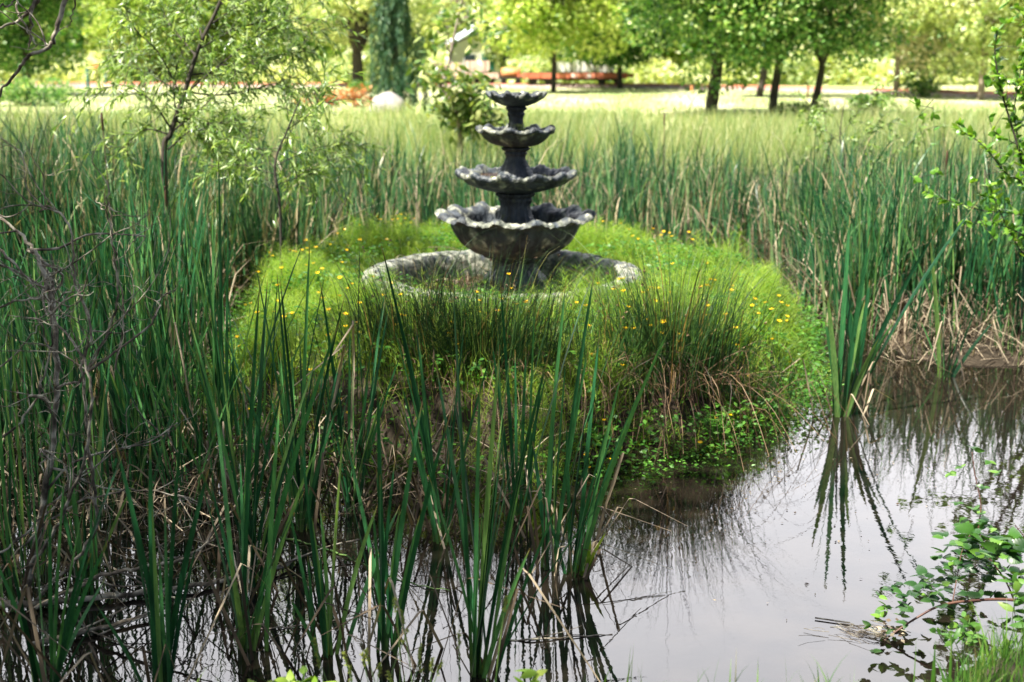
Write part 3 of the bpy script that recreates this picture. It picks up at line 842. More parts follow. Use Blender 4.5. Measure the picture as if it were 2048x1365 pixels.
heroes = [
 (955, 1352, [(905, 560), (1000, 690), (1055, 470), (1120, 560), (1190, 535), (960, 760), (1010, 830), (905, 770), (1215, 990), (1100, 700), (870, 720), (1060, 860), (1120, 1000)], "tall green cattail rising from open water at the middle of the near edge", .0125),
 (1098, 1140, [(1190, 538), (1132, 560), (1250, 625), (1085, 700), (1178, 690), (1110, 760)], "slim cattail plant left of a close pair standing in the clear water", .0125),
 (1137, 1148, [(1345, 645), (1245, 740), (1200, 660), (1230, 850), (1132, 840), (1175, 800), (1290, 760)], "cattail plant with long blades leaning right, right one of a close pair", .0125),
 (882, 1085, [(775, 545), (985, 700), (760, 480), (830, 640), (910, 780), (800, 760), (930, 900), (930, 640)], "cattail plant with spreading blades in front of the rush tussocks", .0115),
 (770, 1310, [(690, 870), (845, 800), (755, 760), (760, 950), (900, 830), (800, 1010), (700, 990)], "cattail clump beside the sedge stalks near the bottom water edge", .012),
 (655, 1310, [(575, 1010), (640, 1010), (755, 1010), (600, 880), (690, 830), (640, 1100), (800, 1010)], "low cattail clump with a narrow fan of blades left of the sedge stalks", .0115),
 (495, 1300, [(430, 800), (520, 560), (560, 800), (640, 880), (480, 900), (610, 980), (515, 950), (400, 960), (680, 640)], "tall cattail clump with blades crossing high against the island grass", .0125),
 (325, 1400, [(250, 960), (300, 880), (365, 830), (290, 1140), (420, 930), (330, 1000), (230, 880)], "broad cattail fan standing in front of the sunken branch", .013),
 (90, 1400, [(0, 950), (60, 870), (130, 940), (170, 1000), (250, 900), (100, 1010), (20, 1110), (215, 1150)], "broadest cattail fan at the near corner below the dead shrub", .014),
 (175, 1190, [(60, 760), (150, 700), (210, 770), (130, 860), (260, 900), (190, 880)], "cattail clump among the dead shrub branches", .012),
 (500, 1170, [(380, 640), (470, 600), (535, 560), (570, 760), (440, 800), (640, 700), (500, 850)], "cattail clump rising from dark water before the island's left shore", .0115),
 (600, 1060, [(505, 500), (560, 560), (620, 480), (680, 720), (640, 800), (690, 590), (560, 700)], "tall cattail clump against the bright grass left of the basin", .0115),
 (705, 1000, [(640, 560), (720, 470), (700, 640), (765, 560), (805, 700), (660, 700)], "slender cattail clump crossing the left edge of the basin", .011),
 (1040, 1040, [(1040, 455), (1000, 560), (1070, 600), (1030, 700), (1095, 740)], "slender cattail whose tip overlaps the fountain pedestal", .010),
 (1680, 832, [(1700, 430), (1665, 520), (1650, 640), (1770, 520), (1880, 450), (1955, 405), (1730, 600), (1790, 640), (1660, 600), (1740, 470)], "large cattail clump standing alone in open water right of the island", .0125),
 (1708, 775, [(1680, 480), (1740, 560), (1695, 560), (1790, 600), (1720, 640)], "pale based cattail just behind the lone clump in the channel", .012),
 (1890, 755, [(1860, 480), (1910, 520), (1960, 600), (1840, 640), (1990, 640), (1880, 600)], "cattail clump at the front of the right reed bed with a bent leaf", .0115),
 (2030, 640, [(1990, 330), (2040, 380), (2010, 450), (2080, 500), (1960, 480)], "bright green cattail in the right reed bed beside the leafy shrub", .0115),
]
for i, (px, py, tips, lab, wd) in enumerate(heroes):
    hero_cattail(px, py, tips, lab, 100 + i, wd * (.70 if px < 1500 else 1.15), dead=6, extra=5)

# the short broken yellowing plant in the clear water
o = empty("broken_cattail", gp(1165, 1152)); tag(o, "short yellowing cattail stub with broken folded leaves in clear water", "cattail")
g = np.random.default_rng(77); b = gp(1165, 1152)
m_ = MB(); cat_blade(m_, np.array([at(x, y, b[1]) - b for x, y in [(1182, 1075), (1190, 1110), (1150, 1125), (1212, 1065)]]), g, .010); m_.build("leaves", M['horsetail'], o)
m2 = MB(); dead_bits(m2, 6, g, .1, .2); m2.build("dead_leaves", M['dead'], o)

# repeated cattail plants of the beds: prototypes with their parts, then copies
protos = []
for k in range(9):
    g = np.random.default_rng(300 + k)
    n = int(g.integers(7, 11))
    a = g.uniform(0, 6.28, n); hh = g.uniform(.7, 1.6, n); le = g.uniform(.05, .75, n) * hh * .62
    T = np.column_stack([np.cos(a) * le, np.sin(a) * le * .8, hh])
    o = empty("cattail_plant", (0, 0, 0))
    m_ = MB(); cat_blade(m_, T, g, .0078, base_r=.05, n_seg=9); m_.build("leaves", M['cattail'], o)
    m2 = MB(); dead_bits(m2, 6, g, .22, .65); m2.build("dead_leaves", M['dead'], o)
    protos.append(o)
used = [False] * len(protos)
def place_plant(x, y, z, s, label, group):
    k = int(rng.integers(len(protos)))
    if not used[k]: o = protos[k]; used[k] = True
    else: o = copy_tree(protos[k])
    o.location = (x, y, z); o.rotation_euler = (rng.normal() * .04, rng.normal() * .04, rng.uniform(0, 6.28)); o.scale = (s, s, s * rng.uniform(.9, 1.1))
    tag(o, label, "cattail", group)
def clear_of_water(x, y):
    """the open water of the photograph"""
    if isl_r(x, y) < 1.03: return False
    return True
cnt = 0
spots = []
# left bed, near part
while len(spots) < 135:
    x = rng.uniform(-4.6, -.9); y = rng.uniform(4.0, 9.0)
    if abs(x) > y * .46 + .3: continue
    if x > -1.75 and y < 4.9: continue
    if y < 4.7 and rng.random() < .5: continue
    if isl_r(x, y) < 1.08: continue
    if x > -1.15 : continue
    if any((x - a) ** 2 + (y - b) ** 2 < .028 for a, b in spots): continue
    spots.append((x, y))
def zone_left(x, y):
    if y < 5.2: return "cattail plant among the dead shrub branches at the near left water"
    if y < 6.6: return "cattail plant between the dead shrub and the island's left front shore" if x > -2.2 else "cattail plant close behind the dead shrub at the left edge"
    if x > -2.4: return "cattail plant lining the left shore of the island beside the buttercups"
    return "cattail plant in the dense bed below the slanting willow sapling" if y > 7.7 else "cattail plant deep in the left bed between dead shrub and willow"
for x, y in spots: place_plant(x, y, max(-.05, float(hgt(x, y))) , rng.uniform(.72, .98), zone_left(x, y), "cattails of the left reed bed")
spots = []
while len(spots) < 15:
    x = rng.uniform(-1.9, -.55); y = rng.uniform(4.9, 6.6)
    if isl_r(x, y) < 1.0: continue
    if any((x - a) ** 2 + (y - b) ** 2 < .03 for a, b in spots): continue
    spots.append((x, y))
for x, y in spots: place_plant(x, y, -.05, rng.uniform(.6, .85), "cattail plant in the dark water close to the island's left front shore", "cattails along the island's left shore")
spots = []
while len(spots) < 95:
    x = rng.uniform(2.5, 5.2); y = rng.uniform(7.6, 11.2)
    if abs(x) > y * .46 + .3: continue
    if y < 7.9 + .4 * math.sin(x * 1.1): continue
    if any((x - a) ** 2 + (y - b) ** 2 < .035 for a, b in spots): continue
    spots.append((x, y))
def zone_right(x, y):
    if y < 8.6: return "cattail plant in the front row of the right bed facing open water"
    if x > 3.9: return "cattail plant in the right bed around the leafy shrub"
    return "cattail plant in the right bed along the narrow channel by the island" if x < 3.1 else "cattail plant well inside the right bed behind its front row"
for x, y in spots: place_plant(x, y, max(-.05, float(hgt(x, y))), rng.uniform(.72, .95), zone_right(x, y), "cattails of the right reed bed")

# the rest of the beds, beyond counting
mb = MB(); md = MB()
def bed(n, x0, x1, y0, y1, hmin, hmax, cond=None, per=5, w=.0115):
    x = rng.uniform(x0, x1, n); y = rng.uniform(y0, y1, n)
    ok = (np.abs(x) < y * .47 + .6) & (isl_r(x, y) > 1.10)
    if cond is not None: ok &= cond(x, y)
    x, y = x[ok], y[ok]; n = len(x)
    if n == 0: return
    base = np.column_stack([x, y, np.maximum(hgt(x, y), -.05)])
    pat = .5 + .5 * np.sin(1.7 * x + 2.2 * np.sin(.9 * y)) * np.cos(1.4 * y + 1.3 * np.sin(2.1 * x))
    ok = rng.random(n) < .45 + .6 * pat
    base, x, y, pat = base[ok], x[ok], y[ok], pat[ok]; n = len(x)
    hm = (hmin + (hmax - hmin) * rng.random(n)) * (.66 + .42 * pat) * (.85 + .32 * rng.random(n))
    cl = rng.normal(size=n) * .16
    for k in range(per):
        h = hm * rng.uniform(.6, 1.05, n)
        bend = rng.random(n) < .10
        blades(mb, base + rng.normal(size=(n, 3)) * [.04, .04, 0], h, h * np.where(bend, rng.uniform(.3, .7, n), rng.uniform(.03, .34, n)), rng.uniform(0, 6.28, n), w * rng.uniform(.6, 1.3, n), seg=7, droop=np.where(bend, rng.uniform(.4, 1.0, n), rng.uniform(0, .12, n)), taper=1.3, rnd=np.clip(rng.random(n) + cl, 0, 1))
    for k in range(2):
        h = rng.uniform(.2, .8, n)
        blades(md, base + rng.normal(size=(n, 3)) * [.08, .08, 0], h, h * rng.uniform(.1, 1.6, n), rng.uniform(0, 6.28, n), w * .6, seg=4, droop=rng.uniform(0, .9, n))
bed(3900, -9, 9, 11.3, 16.0, .9, 1.25)
bed(1600, -6, -1.6, 8.6, 11.6, 1.15, 1.5)
bed(1400, 2.4, 6.5, 8.6, 11.6, 1.0, 1.3)
bed(500, -4.5, -1.9, 5.5, 9, 1.0, 1.35, per=4)
bed(700, -7.5, -2.5, 10.5, 15, 1.35, 1.75)
tag(mb.build("reeds", M['reed_far']), "dense mass of green reed leaves behind the island and beds", "reeds", kind="stuff")
# dead litter on the shores of the beds and between the plants
def litter(n, x0, x1, y0, y1, cond=None, zr=(.0, .12)):
    x = rng.uniform(x0, x1, n); y = rng.uniform(y0, y1, n)
    ok = isl_r(x, y) > 1.0
    if cond is not None: ok &= cond(x, y)
    x, y = x[ok], y[ok]; n = len(x)
    base = np.column_stack([x, y, np.maximum(hgt(x, y), 0) + rng.uniform(*zr, n)])
    le = rng.uniform(.15, .7, n)
    blades(md, base, rng.uniform(-.03, .35, n) * le * 2, le, rng.uniform(0, 6.28, n), .0045 * rng.uniform(.5, 1.3, n), seg=4, droop=rng.uniform(0, 1.2, n))
litter(3000, 2.45, 5.6, 7.5, 11, lambda x, y: y > 7.55 + .4 * np.sin(x * 1.1))
litter(1500, -4.4, -.9, 4.6, 9.5, lambda x, y: (np.abs(x) < y * .5))
litter(350, -3.2, -.6, 3.9, 6.0, lambda x, y: (x < -.9))
litter(250, -1.1, .2, 5.0, 5.9)
tag(md.build("reed_litter", M['dead']), "tangle of pale dead reed leaves at the foot of the beds", "reed litter", kind="stuff")

for i, (bx, by, tx, ty, lab) in enumerate([
    (690, 985, 712, 640, "upright pale dead cattail stalk in front of the island's left shore"),
    (820, 1040, 845, 875, "short dead reed stalk with folded top standing before the rush tussocks"),
    (760, 1010, 640, 840, "dead reed stalk leaning left over the dark water"),
    (600, 1010, 690, 690, "dead reed stalk leaning right before the left island shore"),
    (420, 1010, 350, 640, "tall dead reed stalk beside the dead shrub"),
    (540, 1110, 585, 840, "dead reed stalk rising near the sunken branch tip"),
    (1185, 1080, 1245, 905, "thin dead reed standing off the island front in clear water"),
    (1150, 640, 1165, 500, "thin dead reed standing beside the basin"),
    (1800, 700, 1830, 590, "broken pale reed stalk before the right bed"),
    (1930, 720, 1905, 560, "pale broken stalk pair at the right bed front"),
]):
    g = np.random.default_rng(500 + i); b = gp(bx, by, 0); o = empty("dead_reed", b); tag(o, lab, "reed")
    top = at(tx, ty, b[1] + g.uniform(-.1, .1)) - b
    m_ = MB()
    e2 = top + np.array([g.normal() * .16, g.normal() * .1, -g.uniform(.1, .35)])
    P = np.vstack([np.linspace([0, 0, -.1], top, 5) + g.normal(size=(5, 3)) * .006, top + (e2 - top) * .1, top + (e2 - top) * .6, e2])
    ribbons(m_, P[None], np.array([[.007, .007, .006, .006, .005, .005, .004, .001]]), np.array([[math.cos(i), .3 * math.sin(i), 0]]), np.array([g.uniform(.6, 1)]), fold=.3)
    dead_bits(m_, 5, g, .1, .4)
    m_.build("stalk", M['dead'], o)

# cattail seed heads left from last year
def seed_head(px, py, Y, label):
    top = at(px, py, Y); g_ = max(float(hgt(top[0], Y)), 0)
    o = empty("cattail_seed_stalk", (top[0], Y, g_)); h = top[2] - g_
    tag(o, label, "cattail")
    m_ = MB(); tube(m_, [(0, 0, 0), (.01, 0, h * .5), (0, 0, h)], .004, 5); m_.build("stalk", M['dead'], o)
    m_ = MB(); tube(m_, [(0, 0, h - .14), (0, 0, h - .13), (0, 0, h - .05), (0, 0, h - .01), (0, 0, h)], [.004, .009, .010, .008, .002], 8, wob=.15); m_.build("seed_head", M['rush_dead'], o)
seed_head(1329, 225, 13.2, "fluffy brown cattail head on a stalk above reeds behind the fountain")
seed_head(203, 225, 9.2, "ragged pale cattail head standing above the left reed bed")
seed_head(330, 372, 8.0, "brown cattail head low in the reeds under the willow sapling")
seed_head(1895, 300, 10.2, "brown cattail head near the top of the right reed bed")

# ---------------------------------------------------------------- meadow grass behind the beds
mb = MB()
def mgrass(n, y0, y1, h0, h1, w, xs=.5, cond=None):
    y = y0 + (y1 - y0) * rng.random(n) ** .9; x = rng.uniform(-1, 1, n) * (y * xs + .5)
    if cond is not None:
        k = cond(x, y); x, y = x[k], y[k]; n = len(x)
    b = np.column_stack([x, y, hgt(x, y)])
    pat = .5 + .5 * np.sin(.9 * x + 1.5 * np.sin(.6 * y)) * np.cos(.8 * y + 1.1 * np.sin(1.2 * x))
    h = rng.uniform(h0, h1, n) * (.6 + .55 * pat)
    blades(mb, b, h, h * rng.uniform(.05, .6, n), rng.uniform(0, 6.28, n), w * rng.uniform(.6, 1.2, n), seg=4, droop=.3)
mgrass(26000, 15.5, 24, .45, .95, .007)
mgrass(20000, 22, 36, .2, .55, .012)
mgrass(16000, 34, 70, .04, .16, .02)
tag(mb.build("meadow_grass", M['meadow']), "tall pale meadow grass between the reeds and the mown lawn", "grass", kind="stuff")

# ---------------------------------------------------------------- trees
def crown_mesh(g, clumps, per, leafL, leafW, mat, parent, name="crown", flat=.6, droopy=0.0):
    m_ = MB()
    for c, r in clumps:
        n = int(per * (r ** 2))
        d = nrm(g.normal(size=(n, 3)))
        rad = r * (.35 + .65 * g.random((n, 1)) ** .5)
        p = np.asarray(c) + d * rad * [1, 1, flat]
        dd = d + g.normal(size=(n, 3)) * .7; dd[:, 2] -= droopy
        leaves(m_, p, dd, leafL * g.uniform(.7, 1.3, n), leafW * g.uniform(.7, 1.3, n), rnd=np.clip(g.normal(.5, .26, n) + g.normal() * .12, 0, 1), g=g)
    return m_.build(name, mat, parent)

def limb(m_, g, p0, p1, r0, r1, sag=.08, sides=7):
    p0, p1 = np.asarray(p0, float), np.asarray(p1, float)
    Ln = np.linalg.norm(p1 - p0)
    k = 5
    pts = [p0 + (p1 - p0) * t + g.normal(size=3) * Ln * .035 * (0 < t < 1) + np.array([0, 0, sag * Ln * math.sin(math.pi * t)]) for t in np.linspace(0, 1, k)]
    P = smooth_line(pts, 4)
    tube(m_, P, np.linspace(r0, r1, len(P)), sides, wob=.04)

def tree(name, loc, seed, h, crown_r, leafmat_, bark, fork=.2, trunk_r=.2, lean=(0, 0), per=260, leafL=.14, leafW=.10, nclump=40, low=.08, label=None, cat="tree", group=None, limbs=4, flat=.62, squash=1.0):
    g = np.random.default_rng(seed)
    o = empty(name, loc)
    tag(o, label, cat, group)
    tm = MB()
    fk = np.array([lean[0] * fork * h, lean[1] * fork * h, fork * h])
    P = smooth_line([(0, 0, -.3), (0, 0, 0), fk * .5 + g.normal(size=3) * .03, fk], 5)
    tube(tm, P, np.concatenate([[trunk_r * 1.3, trunk_r * 1.2], np.linspace(trunk_r * 1.08, trunk_r * .9, len(P) - 2)]), 12, wob=.04)
    clumps = []
    cz = h * (low + 1) / 2; hz = h * (1 - low) / 2
    for k in range(nclump):
        d = nrm(g.normal(size=3)); q = d * (g.random() ** .28)
        r = crown_r * g.uniform(.24, .42)
        clumps.append((np.array([q[0] * (crown_r - r * .5) + lean[0] * h * .5, q[1] * (crown_r - r * .5) * squash, cz + q[2] * (hz - r * .3)]), r))
    mains = []
    for k in range(limbs):
        a = 2 * math.pi * k / limbs + g.normal() * .3
        e = np.array([math.cos(a) * crown_r * .45 + lean[0] * h * .5, math.sin(a) * crown_r * .45, h * g.uniform(.5, .75)])
        limb(tm, g, fk, e, trunk_r * .62, trunk_r * .2); mains.append((fk, e))
    limb(tm, g, fk, (lean[0] * h * .5, 0, h * .85), trunk_r * .7, trunk_r * .12)
    for c, r in clumps:
        f0, e = mains[int(g.integers(len(mains)))]
        s0 = f0 + (e - f0) * g.uniform(.2, .9)
        limb(tm, g, s0, c, trunk_r * .2, trunk_r * .05, .02, 5)
    tm.build("trunk", bark, o)
    crown_mesh(g, clumps, per, leafL, leafW, leafmat_, o, flat=flat)
    return o

def gy_(px, py):        # ground point of the meadow under a pixel
    p = gp(px, py, GZ)
    p[2] = float(hgt(p[0], p[1])); return p
# middle distance trees on the lawn
tree("broadleaf_tree", gy_(1420, 236), 21, 9.4, 4.3, M['oak'], M['bark'], fork=.165, trunk_r=.18, lean=(.10, 0), per=430, leafL=.13, leafW=.10, nclump=66, low=.10, label="large dark green tree with thick forked trunk in the meadow", limbs=5)
tree("broadleaf_tree", gy_(1543, 238), 22, 8.2, 3.0, M['oak'], M['bark'], fork=.22, trunk_r=.12, lean=(.10, 0), per=430, leafL=.12, leafW=.09, nclump=36, low=.12, label="dark tree with slightly leaning trunk beside the arched wire fence")
tree("broadleaf_tree", gy_(1622, 238), 23, 7.4, 2.6, M['oak'], M['bark'], fork=.2, trunk_r=.105, lean=(.16, 0), per=430, leafL=.12, leafW=.09, nclump=32, low=.12, label="slim dark tree leaning away at the far end of the arched fence")
tree("broadleaf_tree", gy_(1518, 196), 24, 9.0, 3.2, M['oak'], M['bark'], fork=.3, trunk_r=.15, lean=(.12, 0), per=260, leafL=.22, leafW=.16, nclump=24, low=.16, label="tree behind on the lawn with a sunlit foot, trunk left of the leaning pair")
tree("broadleaf_tree", gy_(1107, 186), 25, 9.0, 4.0, M['lime'], M['bark'], fork=.25, trunk_r=.13, per=260, leafL=.24, leafW=.18, nclump=40, low=.12, label="yellow green tree with thin straight trunk before the red flat wagon")
tree("broadleaf_tree", gy_(1240, 178), 26, 9.5, 4.6, M['oak'], M['bark'], fork=.3, trunk_r=.15, per=200, leafL=.26, leafW=.2, nclump=44, low=.08, label="green tree overhanging the end of the red flat wagon")
tree("broadleaf_tree", gy_(715, 176), 27, 8.8, 4.0, M['pale'], M['bark'], fork=.22, trunk_r=.34, per=170, leafL=.26, leafW=.18, nclump=34, low=.26, label="old gnarled tree with thick dark forking trunk beside the weeping conifer", limbs=6)
tree("broadleaf_tree", gy_(60, 192), 28, 9.0, 3.6, M['oak'], M['bark'], fork=.28, trunk_r=.16, per=360, leafL=.2, leafW=.15, nclump=50, low=.05, label="dense dark green tree behind the bare hanging branches")
tree("broadleaf_tree", gy_(300, 172), 29, 8.0, 3.6, M['lime'], M['bark'], fork=.22, trunk_r=.09, per=240, leafL=.24, leafW=.18, nclump=40, low=.08, label="bright yellow green tree with thin trunk behind the willow sapling")
tree("broadleaf_tree", gy_(450, 160), 30, 9.0, 4.4, M['oak'], M['bark'], fork=.28, trunk_r=.15, per=170, leafL=.26, leafW=.2, nclump=36, low=.05, label="deep green tree half hidden by the willow sapling crown")
tree("broadleaf_tree", gy_(190, 156), 31, 9.5, 4.6, M['lime'], M['bark'], fork=.3, trunk_r=.16, per=180, leafL=.28, leafW=.2, nclump=26, low=.22, label="sunlit yellow tree rising over the round orange sign")
tree("sunlit_leaf_tree", gy_(1790, 196), 32, 9.5, 3.6, M['cream'], M['bark_pale'], fork=.2, trunk_r=.12, per=230, leafL=.22, leafW=.17, nclump=26, low=.1, label="tree with sunlit leaves coloured cream at the edge of the bright lawn")  # leaf brightness from the sun is painted in as cream
tree("broadleaf_tree", gy_(1960, 202), 33, 10.0, 3.8, M['pale'], M['bark_pale'], fork=.25, trunk_r=.14, per=240, leafL=.22, leafW=.16, nclump=34, low=.04, label="pale green tree with low hanging branches behind the leafy shrub")
tree("broadleaf_tree", gy_(1860, 192), 34, 6.0, 2.2, M['oak'], M['bark'], fork=.2, trunk_r=.08, per=300, leafL=.2, leafW=.15, nclump=16, low=.06, label="small dark green tree between the cream leaved tree and the pale tree")
tree("broadleaf_tree", gy_(2090, 205), 35, 10.0, 3.8, M['pale'], M['bark_pale'], fork=.25, trunk_r=.15, per=240, leafL=.2, leafW=.15, nclump=30, low=.04, label="pale tree cut off by the frame edge past the pink gravel track")

# far tree line: a few kinds, copied
far_kinds = []
for k, (mt, bk, lab) in enumerate([(M['lime'], M['bark'], "distant yellow green tree"), (M['pale'], M['bark_pale'], "distant pale green tree"), (M['oak'], M['bark'], "distant dark green tree")]):
    o = tree("distant_tree", (0, 0, 0), 50 + k, 13.0, 5.0, mt, bk, fork=.25, trunk_r=.25, per=70, leafL=.5, leafW=.38, nclump=26, low=.05, label="x", flat=.8)
    far_kinds.append([o, False, lab])
k = 0
for row, (yy, step, sc) in enumerate([(84, 6.6, .82), (97, 8, 1.05), (112, 9, 1.25)]):
    x = -yy * .47
    while x < yy * .47:
        kk = [1, 0, 1, 2, 0, 1][int(rng.integers(6))]
        fk_ = far_kinds[kk]
        if fk_[1]: o = copy_tree(fk_[0])
        else: o = fk_[0]; fk_[1] = True
        xx = x + rng.normal() * 1.2; y_ = yy + rng.normal() * 2
        o.location = (xx, y_, float(hgt(xx, y_)) - .2); s_ = sc * rng.uniform(.8, 1.15)
        o.scale = (s_ * 1.1, s_ * 1.1, s_); o.rotation_euler = (0, 0, rng.uniform(0, 6.28))
        tag(o, fk_[2] + " in the tree line behind the railway", "tree", fk_[2].replace("distant ", "") + " trees of the far tree line")
        x += step; k += 1

# dense undergrowth and woodland edge closing the view behind the railway
mb = MB()
for (mk_, y0, y1, h1, n_, nm, lab) in [('pale', 77, 84, 3.2, 34000, "undergrowth", "pale sunlit undergrowth along the far side of the railway"), ('lime', 90, 104, 8.5, 42000, "woodland", "far off sunlit woodland edge filling the space between the trees")]:
    mb = MB()
    x = rng.uniform(-.5, .5, n_) * y1 * 1.02; y = rng.uniform(y0, y1, n_)
    if mk_ == 'pale':
        kx = np.abs(x - 84.0 / F * (962 - 1024)) > 1.9; x, y = x[kx], y[kx]; n_ = len(x)
    top = h1 * (.55 + .25 * np.sin(x * .35 + 1) * np.sin(x * .13) + .2 * np.sin(x * 1.1 + y * .3))
    zz = top * rng.random(n_) ** .8
    p = np.column_stack([x, y + (1 - zz / h1) * -2.0, hgt(x, y) + zz])
    leaves(mb, p, rng.normal(size=(n_, 3)), .42 * rng.uniform(.6, 1.3, n_), .32, rnd=np.clip(.5 + .3 * np.sin(x * .5 + y) + rng.normal(size=n_) * .25, 0, 1))
    tag(mb.build(nm, M[mk_]), lab, "undergrowth", kind="stuff")

# weeping conifer
def weeping(loc, h, r, label):
    g = np.random.default_rng(9)
    o = empty("weeping_conifer", loc); tag(o, label, "tree")
    tm = MB(); tube(tm, smooth_line([(0, 0, -.2), (.05, 0, h * .4), (-.05, 0, h * .75), (0, 0, h)], 5), np.linspace(.16, .03, 16), 9, wob=.05); tm.build("trunk", M['bark'], o)
    m_ = MB()
    for k in range(170):
        z0 = h * g.uniform(.12, 1.0); a = g.uniform(0, 6.28); rr = r * g.uniform(.3, 1.25) * (1.1 - .6 * z0 / h) * (1 + .3 * math.sin(3 * a + z0))
        top = np.array([math.cos(a) * rr, math.sin(a) * rr, z0])
        ln_ = min(g.uniform(.7, 2.0), z0 - .1)
        n = int(ln_ * 55)
        t = g.random(n)
        p = top + np.stack([g.normal(0, .05, n) + .1 * t * math.cos(a), g.normal(0, .05, n) + .1 * t * math.sin(a), -t * ln_], -1)
        d = np.stack([g.normal(0, .35, n), g.normal(0, .35, n), np.full(n, -1.)], -1)
        leaves(m_, p, d, .22 * g.uniform(.6, 1.3, n), .05, rnd=np.clip(g.normal(.45, .25, n), 0, 1), g=g)
    m_.build("crown", M['conifer'], o)
weeping(gy_(792, 212), 6.2, .75, "narrow weeping conifer with hanging grey green curtains beside the boulder")

# small large-leaved tree behind the fountain
def bigleaf_tree():
    Yb = 18.5
    g = np.random.default_rng(14)
    base = at(925, 330, Yb); base[2] = float(hgt(base[0], Yb))
    o = empty("large_leaved_sapling", base); tag(o, "young pale barked tree with big floppy leaves right behind the fountain", "tree")
    tm = MB()
    def q(px, py, dy=0): return at(px, py, Yb + dy) - base
    tr = smooth_line([(0, 0, -.1), q(918, 240), q(905, 205), q(880, 172), q(893, 150), q(903, 100), q(915, 40), q(930, -20)], 5)
    tube(tm, tr, np.linspace(.045, .012, len(tr)), 8, wob=.06)
    ends = []
    for (a, b) in [((905, 205), (960, 170)), ((905, 205), (985, 215)), ((903, 110), (870, 60)), ((905, 90), (970, 60)), ((915, 40), (1010, 60)), ((893, 150), (850, 150)), ((915, 230), (950, 240)), ((880, 172), (935, 150)), ((905, 100), (880, 20)), ((915, 50), (950, 10)), ((900, 190), (960, 200)), ((910, 215), (930, 190))]:
        s, e = q(*a), q(*b, g.uniform(-.5, .5)); limb(tm, g, s, e, .014, .005, .05, 5); ends.append((s, e))
    for c in [(870, 215), (975, 235), (940, 260), (1000, 250)]:
        e = q(*c, g.uniform(-.4, .4)); limb(tm, g, q(910, 225), e, .012, .004, .0, 5); ends.append((q(910, 225), e))
    tm.build("trunk", M['bark_pale'], o)
    m_ = MB()
    for s, e in ends:
        low_ = e[2] < q(900, 135)[2]
        n = 85 if low_ else 34
        t = g.uniform(.35, 1.1, n)[:, None]
        p = s + (e - s) * t + g.normal(size=(n, 3)) * [.13, .16, .11]
        d = g.normal(size=(n, 3)) * [1, 1, .5] + [0, 0, -.45]
        leaves(m_, p, d, g.uniform(.11, .20, n), g.uniform(.05, .085, n), detail=1, g=g)
    m_.build("foliage", M['bigleaf'], o)
bigleaf_tree()

# willow sapling on the left
def sapling(base_px, Yb, trunk, branches, nl, label, name="willow_sapling", leafL=.080, leafW=.013, mat='willow', seed=3, r0=.022, spread=.16):
    g = np.random.default_rng(seed)
    b = at(*base_px, Yb); b[2] = max(float(hgt(b[0], Yb)), -.1)
    o = empty(name, b); tag(o, label, "tree")
    def q(px, py, dy=0.0): return at(px, py, Yb + dy) - b
    tm = MB()
    P = smooth_line([(0, 0, -.1)] + [q(*p) for p in trunk], 6)
    tube(tm, P, np.linspace(r0, r0 * .38, len(P)), 8, wob=.05)
    lf = MB()
    def twig_leaves(P, n):
        k = g.integers(0, len(P) - 1, n); p = P[k] + (P[k + 1] - P[k]) * g.random((n, 1))
        T = nrm(P[k + 1] - P[k]); d = T * .9 + g.normal(size=(n, 3)) * .55 + [0, 0, -.25]
        leaves(lf, p, d, leafL * g.uniform(.6, 1.25, n), leafW * g.uniform(.7, 1.2, n), g=g, detail=1)
    for br in branches:
        dy = g.uniform(-.25, 1.2)
        pts = [q(p[0], p[1], dy * i / (len(br) - 1)) for i, p in enumerate(br)]
        B = smooth_line(pts, 6); tube(tm, B, np.linspace(r0 * .30, r0 * .08, len(B)), 6)
        Ln = np.linalg.norm(B[-1] - B[0])
        nt_ = max(4, int(nl * Ln))
        for k in range(nt_):
            i = int(g.integers(2, len(B))); s = B[i]
            d = nrm(nrm(B[i] - B[i - 1]) * .8 + g.normal(size=3) * .7)
            le = g.uniform(.15, .5)
            e = s + d * le + np.array([0, 0, -.25 * le])
            T_ = smooth_line([s, (s + e) / 2 + [0, 0, .04], e], 4)
            tube(tm, T_, np.linspace(.003, .0012, len(T_)), 4)
            twig_leaves(T_, int(12 + le * 26))
        twig_leaves(B[len(B) // 2:], 14)
    tm.build("trunk", M['bark'], o)
    lf.build("foliage", M[mat], o)
    return o
sapling((335, 420), 9.3, [(328, 330), (342, 265), (368, 190), (398, 95), (440, 5), (470, -90)],
        [[(342, 265), (405, 215), (470, 150)], [(352, 235), (350, 150), (390, 40)], [(368, 190), (440, 130), (520, 70), (580, 40)], [(395, 100), (470, 60), (560, 40), (640, 60)],
         [(380, 150), (470, 140), (560, 110), (630, 100)], [(335, 300), (400, 250), (480, 250)], [(345, 262), (300, 200), (240, 170), (190, 190)], [(365, 200), (320, 110), (270, 60), (250, 20)],
         [(405, 80), (390, 20), (370, -40)], [(420, 50), (500, 0), (580, -20)], [(370, 185), (450, 190), (540, 170), (600, 150)], [(340, 270), (290, 260), (240, 300)],
         [(350, 240), (430, 290), (500, 320)], [(390, 110), (340, 50), (300, 0)], [(440, 10), (520, -30), (600, -40)], [(368, 190), (300, 150), (220, 110)], [(440, 130), (520, 130), (610, 190)]],
        27, "slanting willow sapling with pale narrow leaves rising from the left reeds", seed=3, r0=.026)
